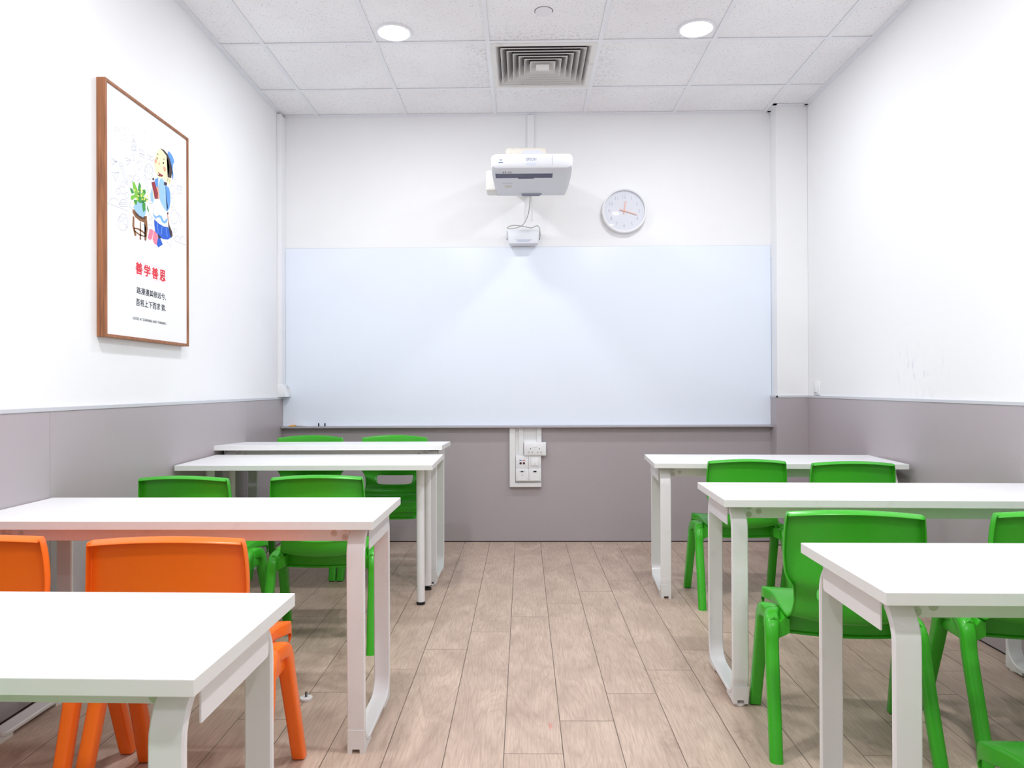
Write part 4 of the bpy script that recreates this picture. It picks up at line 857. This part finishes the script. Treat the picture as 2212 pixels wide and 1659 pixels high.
def foot_cap(x, yo, sgn, z0, rb=0.075, w=0.048):
    """white block filling the outside of the rounded bottom corner; a slot is left open at its toe"""
    bm = B()
    def poly(zb):
        P = [(yo, 0.066), (yo, zb)]
        if zb > z0: P += [(yo + sgn * 0.03, zb), (yo + sgn * 0.03, z0)]
        P += [(yo + sgn * 0.092, z0), (yo + sgn * 0.092, z0 + 0.012)]
        for i in range(7):
            a = math.radians(90 * i / 6)
            P.append((yo + sgn * rb - sgn * rb * math.sin(a) + sgn * 0.001, z0 + 0.010 + rb - rb * math.cos(a)))
        return [p for p in P if p[1] <= 0.067]
    for xa, xb, zb in ((-w / 2, -0.011, z0), (-0.011, 0.011, z0 + 0.0115), (0.011, w / 2, z0)):
        extrude_poly(bm, [(x + xa, y, z) for y, z in poly(zb)], (xb - xa, 0, 0))
    return bm
def laminate_top(bm, a, b):
    box(bm, a, b, 0.0015, 2)
    for f in bm.faces: f.material_index = 0 if abs(f.normal.z) > 0.7 else 1
def loop_table(label, x0, x1, yn, yf, zt, feet=(0, 0), tilt=0.0, rz=0.0, px=0.0, zo=0.0):
    """table on two flat-bar loop frames; local origin on the floor at the near edge"""
    t = thing('classroom_table', label, 'table', (px - px * math.cos(rz), yn - px * math.sin(rz), zo), 0, 'white classroom tables')
    D = yf - yn; th = 0.0245
    bm = B(); laminate_top(bm, (x0, 0, zt - th), (x1, D, zt)); bm.normal_update()
    for f in bm.faces: f.material_index = 0 if f.normal.z > 0.7 else 1
    obj('tabletop', bm, [M_LAMINATE, M_EDGE], t)
    for side in (0, 1):
        x = (x0 + 0.059) if side == 0 else (x1 - 0.059)
        so = -1 if side == 0 else 1
        y0, y1 = 0.037, D - 0.022
        lift = 0.010 if all(feet) else 0.0
        fr = obj('leg_frame', loop_frame(x, y0, y1, 0.010 + lift, zt - th), M_FRAME, t, 30)
        for yo, s, ft in ((y0 - 0.0005, 1, feet[0]), (y1 + 0.0005, -1, feet[1])):
            bm = foot_cap(x, yo, s, lift); obj('foot_cap', bm, M_CAP, fr, 40)
            if ft:
                bm = B(); lathe(bm, [(0.0, 0.0), (0.019, 0.0), (0.021, 0.003), (0.020, 0.009), (0.0, 0.0105)], 24); obj('levelling_foot', bm, M_WHITE, fr, 40, (x, yo + s * 0.024, lift - 0.0105))
        xs_ = x + so * 0.030
        bm = B(); P = [(xs_, y0 + 0.040, zt - th), (xs_, y0 + 0.040, zt - th - 0.070), (xs_, y1 - 0.052, zt - th - 0.070), (xs_, y1 - 0.046, zt - th - 0.064), (xs_, y1 - 0.046, zt - th)]
        extrude_poly(bm, P, (so * 0.003, 0, 0)); obj('side_plate', bm, M_FRAME, t)
    for y in (0.105, D - 0.115):
        bm = B(); box(bm, (x0 + 0.078, y - 0.014, zt - th - 0.050), (x1 - 0.078, y + 0.014, zt - th), 0.003); rl = obj('rail', bm, M_FRAME, t, 40)
        if y < 0.2:
            for bx, bz in ((x0 + 0.134, -0.027), (x0 + 0.102, -0.012), (x0 + 0.102, -0.038), (x1 - 0.134, -0.027), (x1 - 0.102, -0.012), (x1 - 0.102, -0.038)):
                bm = B(); lathe(bm, [(0.0, 0.0035), (0.0025, 0.0035), (0.003, 0.001), (0.006, 0.0012), (0.0095, 0.001), (0.010, -0.001)], 20, 'y'); obj('bolt', bm, M_STEEL, rl, 40, (bx, y - 0.014, zt - th + bz))
    t.rotation_euler = (tilt, 0, rz)
    return t

loop_table('tall white table nearest the whiteboard, with two green chairs facing out behind it', -1.626, -0.4256, 3.735, 4.165, 0.7258, tilt=math.radians(-1.7), zo=0.0122, feet=(1, 0))
loop_table('white loop-legged table that the two orange chairs are pushed up to', -1.622, -0.4225, 2.012, 2.450, 0.667, rz=math.radians(-0.4), px=-0.4225)
loop_table('white loop-legged table left of the aisle in the foreground, in front of the orange chairs', -1.622, -0.4452, 0.965, 1.372, 0.650, rz=math.radians(-1.1), px=-0.4452)
loop_table('white loop-legged table right of the aisle, nearest the whiteboard', 0.634, 1.825, 3.517, 3.985, 0.667, rz=math.radians(-3.6), px=0.634)
loop_table('white loop-legged table right of the aisle, middle one of three', 0.641, 1.834, 2.322, 2.745, 0.6775, feet=(1, 1), rz=math.radians(-2.2), px=0.641)
loop_table('white loop-legged table right of the aisle in the foreground, over one green seat', 0.658, 1.836, 1.325, 1.745, 0.665, rz=math.radians(-0.8), px=0.658)

def round_table(label, x0, x1, yn, yf, zt, rise=0.0):
    t = thing('classroom_table', label, 'table', (0, yn, 0), 0, 'white classroom tables')
    D = yf - yn; th = 0.0245
    bm = B(); laminate_top(bm, (x0, 0, zt - th), (x1, D, zt)); bm.normal_update()
    for f in bm.faces: f.material_index = 0 if f.normal.z > 0.7 else 1
    for v in bm.verts: v.co.z += rise * v.co.y / D
    obj('tabletop', bm, [M_LAMINATE, M_EDGE], t)
    for x in (x0 + 0.10, x1 - 0.078):
        for y, lev in ((0.155, 0), (0.405, 1)):
            zb = 0.024 if lev else 0.014
            bm = B(); cyl(bm, (x, y, zb), (x, y, zt - th), 0.0195, n=32); lg = obj('leg', bm, M_FRAME, t, 40)
            bm = B()
            if lev: lathe(bm, [(0.0, 0.0), (0.019, 0.0), (0.020, 0.003), (0.019, 0.010), (0.006, 0.013), (0.006, 0.019), (0.0195, 0.020), (0.0195, 0.0245), (0.0, 0.0245)], 28)
            else: lathe(bm, [(0.0, 0.0), (0.0195, 0.0), (0.0205, 0.002), (0.0205, 0.0145), (0.0, 0.0145)], 28)
            obj('rubber_foot', bm, M_BLACK, lg, 40, (x, y, 0))
            bm = B(); cyl(bm, (x, y, zt - th - 0.004), (x, y, zt - th), 0.042, n=32); obj('top_flange', bm, M_FRAME, lg)
    return t
round_table('white table on round tube legs with black feet, left of the aisle', -1.612, -0.419, 3.303, 3.762, 0.684, 0.007)

# ------------------------------------------------------------------ chairs
def shell_full():
    prof = [(0.197, 0.340), (0.199, 0.366), (0.184, 0.381), (0.150, 0.382), (0.118, 0.379), (0.040, 0.371), (-0.040, 0.367), (-0.100, 0.371), (-0.134, 0.388), (-0.149, 0.410), (-0.154, 0.430), (-0.156, 0.446), (-0.189, 0.490), (-0.187, 0.507), (-0.174, 0.575), (-0.178, 0.640), (-0.184, 0.681), (-0.186, 0.687)]
    hw = [0.178, 0.186, 0.188, 0.186, 0.166, 0.163, 0.161, 0.160, 0.156, 0.151, 0.149, 0.150, 0.160, 0.183, 0.184, 0.181, 0.177, 0.174]
    U = [-1.0, -0.955, -0.62, -0.3, 0.0, 0.3, 0.62, 0.955, 1.0]
    bm = B(); rows = []
    for i, ((y, z), w_) in enumerate(zip(prof, hw)):
        nb = min(max((i - 5) / 4.0, 0), 1)                       # 0 on the seat, 1 on the back
        row = []
        rim = 0.0 if i < 11 else (0.008 if i == 11 else 0.024)
        ext = []
        for u in U:
            cur = 0.010 * u * u * (1 - nb) * (1 if i > 2 else 0.3) if nb < 1 else 0.0
            cb = nb * 0.030 * u * u
            zz = z + cur
            if i >= 15: zz += 0.013 * (1 - u * u) * (i - 14) / 3
            if 11 <= i <= 12: zz -= 0.012 * (1 - u * u)
            if i == 10: zz -= 0.004 * (1 - u * u)
            if 6 <= i <= 8: zz -= 0.010 * (1 - u * u)
            if 7 <= i <= 9: cb -= 0.010 * (1 - u * u)
            ext.append(Vector((u * w_, y + cb, zz)))
        for s, k in ((-1, 0), (1, len(U) - 1)):
            e = ext[k]
            off = Vector((s * 0.001, -rim, 0)) if i >= 11 else Vector((s * 0.002, -0.004 * nb - 0.002, (-0.034 if i <= 4 else -0.012) * (1 - nb)))
            if s < 0: first = e + off
            else: last = e + off
        row = [bm.verts.new(p) for p in [first] + ext + [last]]
        rows.append(row)
    # lip along the top edge
    top = rows[-1]
    lip = [bm.verts.new(v.co + Vector((0, -0.023 if 0 < j < len(top) - 1 else -0.002, -0.009))) for j, v in enumerate(top)]
    rows.append(lip)
    for i, (A, D) in enumerate(zip(rows, rows[1:])):
        for j in range(len(A) - 1):
            if i == 11 and 3 <= j <= 6: continue                   # the hand slot
            bm.faces.new((A[j], A[j + 1], D[j + 1], D[j]))
    bmesh.ops.recalc_face_normals(bm, faces=bm.faces)
    cr = bm.edges.layers.float.new('crease_edge')
    for A, D in zip(rows, rows[1:]):
        for k in (1, len(A) - 2):
            e = bm.edges.get((A[k], D[k]))
            if e: e[cr] = 0.75
    for r_ in (rows[-2], rows[2]):
        for a, b in zip(r_, r_[1:]):
            e = bm.edges.get((a, b))
            if e: e[cr] = 0.7 if r_ is rows[-2] else 0.35
    me = bpy.data.meshes.new('tmp'); bm.to_mesh(me); bm.free()
    o = bpy.data.objects.new('tmp', me); C.objects.link(o)
    s = o.modifiers.new('s', 'SOLIDIFY'); s.thickness = 0.006; s.offset = 0.0; s.edge_crease_rim = 0.6
    s = o.modifiers.new('d', 'SUBSURF'); s.levels = 2; s.render_levels = 2
    dg = bpy.context.evaluated_depsgraph_get(); dg.update()
    res = bpy.data.meshes.new_from_object(o.evaluated_get(dg))
    bpy.data.objects.remove(o); bpy.data.meshes.remove(me)
    return res
FULL = shell_full()
def shell_part(name, keep, m, parent):
    """the faces of the moulded shell for which keep(centre) holds, with the whole shell's normals so the join stays smooth"""
    vid, V, F, NO = {}, [], [], []
    for p in FULL.polygons:
        if not keep(p.center): continue
        f = []
        for i in p.vertices:
            if i not in vid:
                vid[i] = len(V); V.append(FULL.vertices[i].co[:]); NO.append(FULL.vertices[i].normal[:])
            f.append(vid[i])
        F.append(f)
    me = bpy.data.meshes.new(name); me.from_pydata(V, [], F); me.materials.append(m)
    me.polygons.foreach_set('use_smooth', [True] * len(F))
    me.normals_split_custom_set_from_vertices(NO)
    o = bpy.data.objects.new(name, me); C.objects.link(o); o.parent = parent
    return o
def leg_bm(sx, front):
    """one moulded leg: from the shoulder beside the seat down to the floor, rounded outside, flat inside"""
    f = 1 if front else -1
    pts = [(0.186, 0.006, 0.352), (0.196, f * 0.035 + 0.006, 0.353), (0.2, f * 0.062 + 0.006, 0.343), (0.2025, f * 0.078 + 0.006, 0.318), (0.2045, f * 0.090 + 0.006, 0.27), (0.208, f * 0.140 + 0.004, 0.13), (0.212, f * 0.186, 0.0)]
    P = smoothpath(pts, 5)
    bm = B(); rings = []
    n = len(P)
    for i, p in enumerate(P):
        d = (P[min(i + 1, n - 1)] - P[max(i - 1, 0)]).normalized()
        if i == n - 1: d = Vector((0, 0, -1))
        ax = (Vector((1, 0, 0)) - d * d.x).normalized(); ay = d.cross(ax).normalized()
        k = i / (n - 1)
        a, b = 0.0215 - 0.0035 * k, 0.0225 - 0.0045 * k
        q = []
        for j in range(20):
            t = 2 * PI * j / 20; c, s_ = math.cos(t), math.sin(t)
            e = 0.45 if c < 0 or front else 0.8
            x = a * math.copysign(abs(c) ** e, c); y = b * math.copysign(abs(s_) ** (0.4 if front else 0.55 if c < 0 else 0.85), s_)
            v = p + ax * x + ay * y
            if i == n - 1: v.z = 0.004 if front else 0.0
            q.append(bm.verts.new((sx * v.x, v.y, max(v.z, 0.0))))
        rings.append(q)
    for A, D in zip(rings, rings[1:]):
        for j in range(20): bm.faces.new((A[j], A[(j + 1) % 20], D[(j + 1) % 20], D[j]))
    bm.faces.new(rings[0]); bm.faces.new(rings[-1])
    return bm
def skirt_bm():
    """wall under the seat with a turned-out lip, bowed to the rear"""
    out = []
    for i in range(13):
        u = -1 + 2 * i / 12
        out.append((0.156 * u, -0.022 - 0.022 * (1 - u * u)))
    out += [(0.162, -0.02), (0.164, 0.06), (0.163, 0.12), (0.150, 0.176)] + [(0.150 - 0.05 * k, 0.184) for k in range(1, 6)] + [(-0.150, 0.176), (-0.163, 0.12), (-0.164, 0.06), (-0.162, -0.02)]
    bm = B(); R = []
    for off, z in ((0.0, 0.3655), (0.0, 0.316), (0.007, 0.312), (0.007, 0.306), (-0.004, 0.306), (-0.004, 0.3655)):
        ring_ = []
        for x, y in out:
            d = Vector((x, y - 0.04)).normalized()
            ring_.append(bm.verts.new((x + d.x * off, y + d.y * off, z)))
        R.append(ring_)
    n = len(out)
    for A, D in zip(R, R[1:] + R[:1]):
        for i in range(n): bm.faces.new((A[i], A[(i + 1) % n], D[(i + 1) % n], D[i]))
    return bm
def bracket_bm(sx):
    """moulded shoulder web joining seat edge and legs"""
    bm = B()
    P = [(0.150, 0.362), (0.166, 0.366), (0.176, 0.352), (0.186, 0.360), (0.198, 0.366), (0.210, 0.356), (0.206, 0.30), (0.19, 0.298), (0.162, 0.312), (0.150, 0.32)]
    rings = []
    for y in (-0.072, -0.066, 0.0, 0.074, 0.080):
        k = 0.94 if y in (-0.072, 0.080) else 1.0
        rings.append([bm.verts.new((sx * (0.18 + (x - 0.18) * k), y, 0.335 + (z - 0.335) * k)) for x, z in P])
    n = len(P)
    for A, D in zip(rings, rings[1:]):
        for i in range(n): bm.faces.new((A[i], A[(i + 1) % n], D[(i + 1) % n], D[i]))
    bm.faces.new(rings[0]); bm.faces.new(rings[-1])
    return bm
def make_chair(m, label, group, loc, rz, sc=1.0):
    t = thing('school_chair', label, 'chair', loc, rz, group)
    shell_part('seat', lambda c: c.z <= 0.40 and c.y > -0.14, m, t)
    shell_part('backrest', lambda c: not (c.z <= 0.40 and c.y > -0.14), m, t)
    for sx in (-1, 1):
        lg = obj('leg', leg_bm(sx, True), m, t, 40)
        bm = B(); box(bm, (sx * 0.212 - 0.013, 0.177, 0.0), (sx * 0.212 + 0.013, 0.203, 0.0045)); obj('foot_pad', bm, M_BLACK, lg)
        obj('leg', leg_bm(sx, False), m, t, 55)
        obj('shoulder', bracket_bm(sx), m, t, 60)
    obj('seat_skirt', skirt_bm(), m, t, 45)
    t.scale = (sc,) * 3
    return t
GG, OG = 'green classroom chairs', 'orange classroom chairs'
R_ = math.radians
green = make_chair(M_GREEN, 'green chair at the middle table right of the aisle, nearer the aisle', GG, (0.935, 2.167, 0), R_(-9))
dup(green, (1.482, 2.155, 0), R_(-4.5), 'green chair at the middle table right of the aisle, nearer the right wall', GG)
dup(green, (1.047, 3.555, 0), R_(-2), 'green chair at the far table right of the aisle, nearer the aisle', GG)
dup(green, (1.500, 3.450, 0), R_(-5), 'green chair at the far table right of the aisle, nearer the right wall', GG)
dup(green, (1.030, 1.165, 0), R_(0), 'green chair in the right foreground, only its seat corner showing under the near table', GG)
dup(green, (-0.820, 2.985, 0), R_(3), 'green chair at the round-legged table, nearer the aisle', GG)
dup(green, (-1.320, 2.965, 0), R_(-3), 'green chair at the round-legged table, nearer the left wall', GG)
dup(green, (-1.262, 4.075, 0), R_(180), 'larger green chair facing out behind the tall table, nearer the left wall', GG, 1.08)
dup(green, (-0.762, 4.075, 0), R_(180), 'larger green chair facing out behind the tall table, nearer the aisle', GG, 1.08)
orange = make_chair(M_ORANGE, 'orange chair at left, nearer the aisle', OG, (-0.838, 1.830, 0), R_(2.6))
dup(green, (-0.860, 0.700, 0), R_(2), 'green chair at the left foreground table, nearer the aisle', GG)
dup(green, (-1.365, 0.690, 0), R_(-2), 'green chair at the left foreground table, nearer the left wall', GG)
dup(orange, (-1.333, 1.850, 0), R_(4), 'orange chair at left, nearer the left wall', OG)

# loose levelling foot lying on the floor
t = thing('loose_table_foot', 'loose white table foot with a steel stem lying on the floor', 'table foot', (-0.729, 2.40, 0))
bm = B(); lathe(bm, [(0.0, 0.0), (0.019, 0.0), (0.0205, 0.003), (0.020, 0.009), (0.012, 0.0105), (0.0, 0.0105)], 32); obj('disc', bm, M_CAP, t, 40)
bm = B()
prof = [(0.0, 0.010)]
for i in range(10): prof += [(0.0042, 0.011 + i * 0.0016), (0.0034, 0.0118 + i * 0.0016)]
prof += [(0.0, 0.027)]
lathe(bm, prof, 16); obj('threaded_stem', bm, mat('dull_steel', srgb(110, 106, 108), 0.4, 0.8), t, 30)
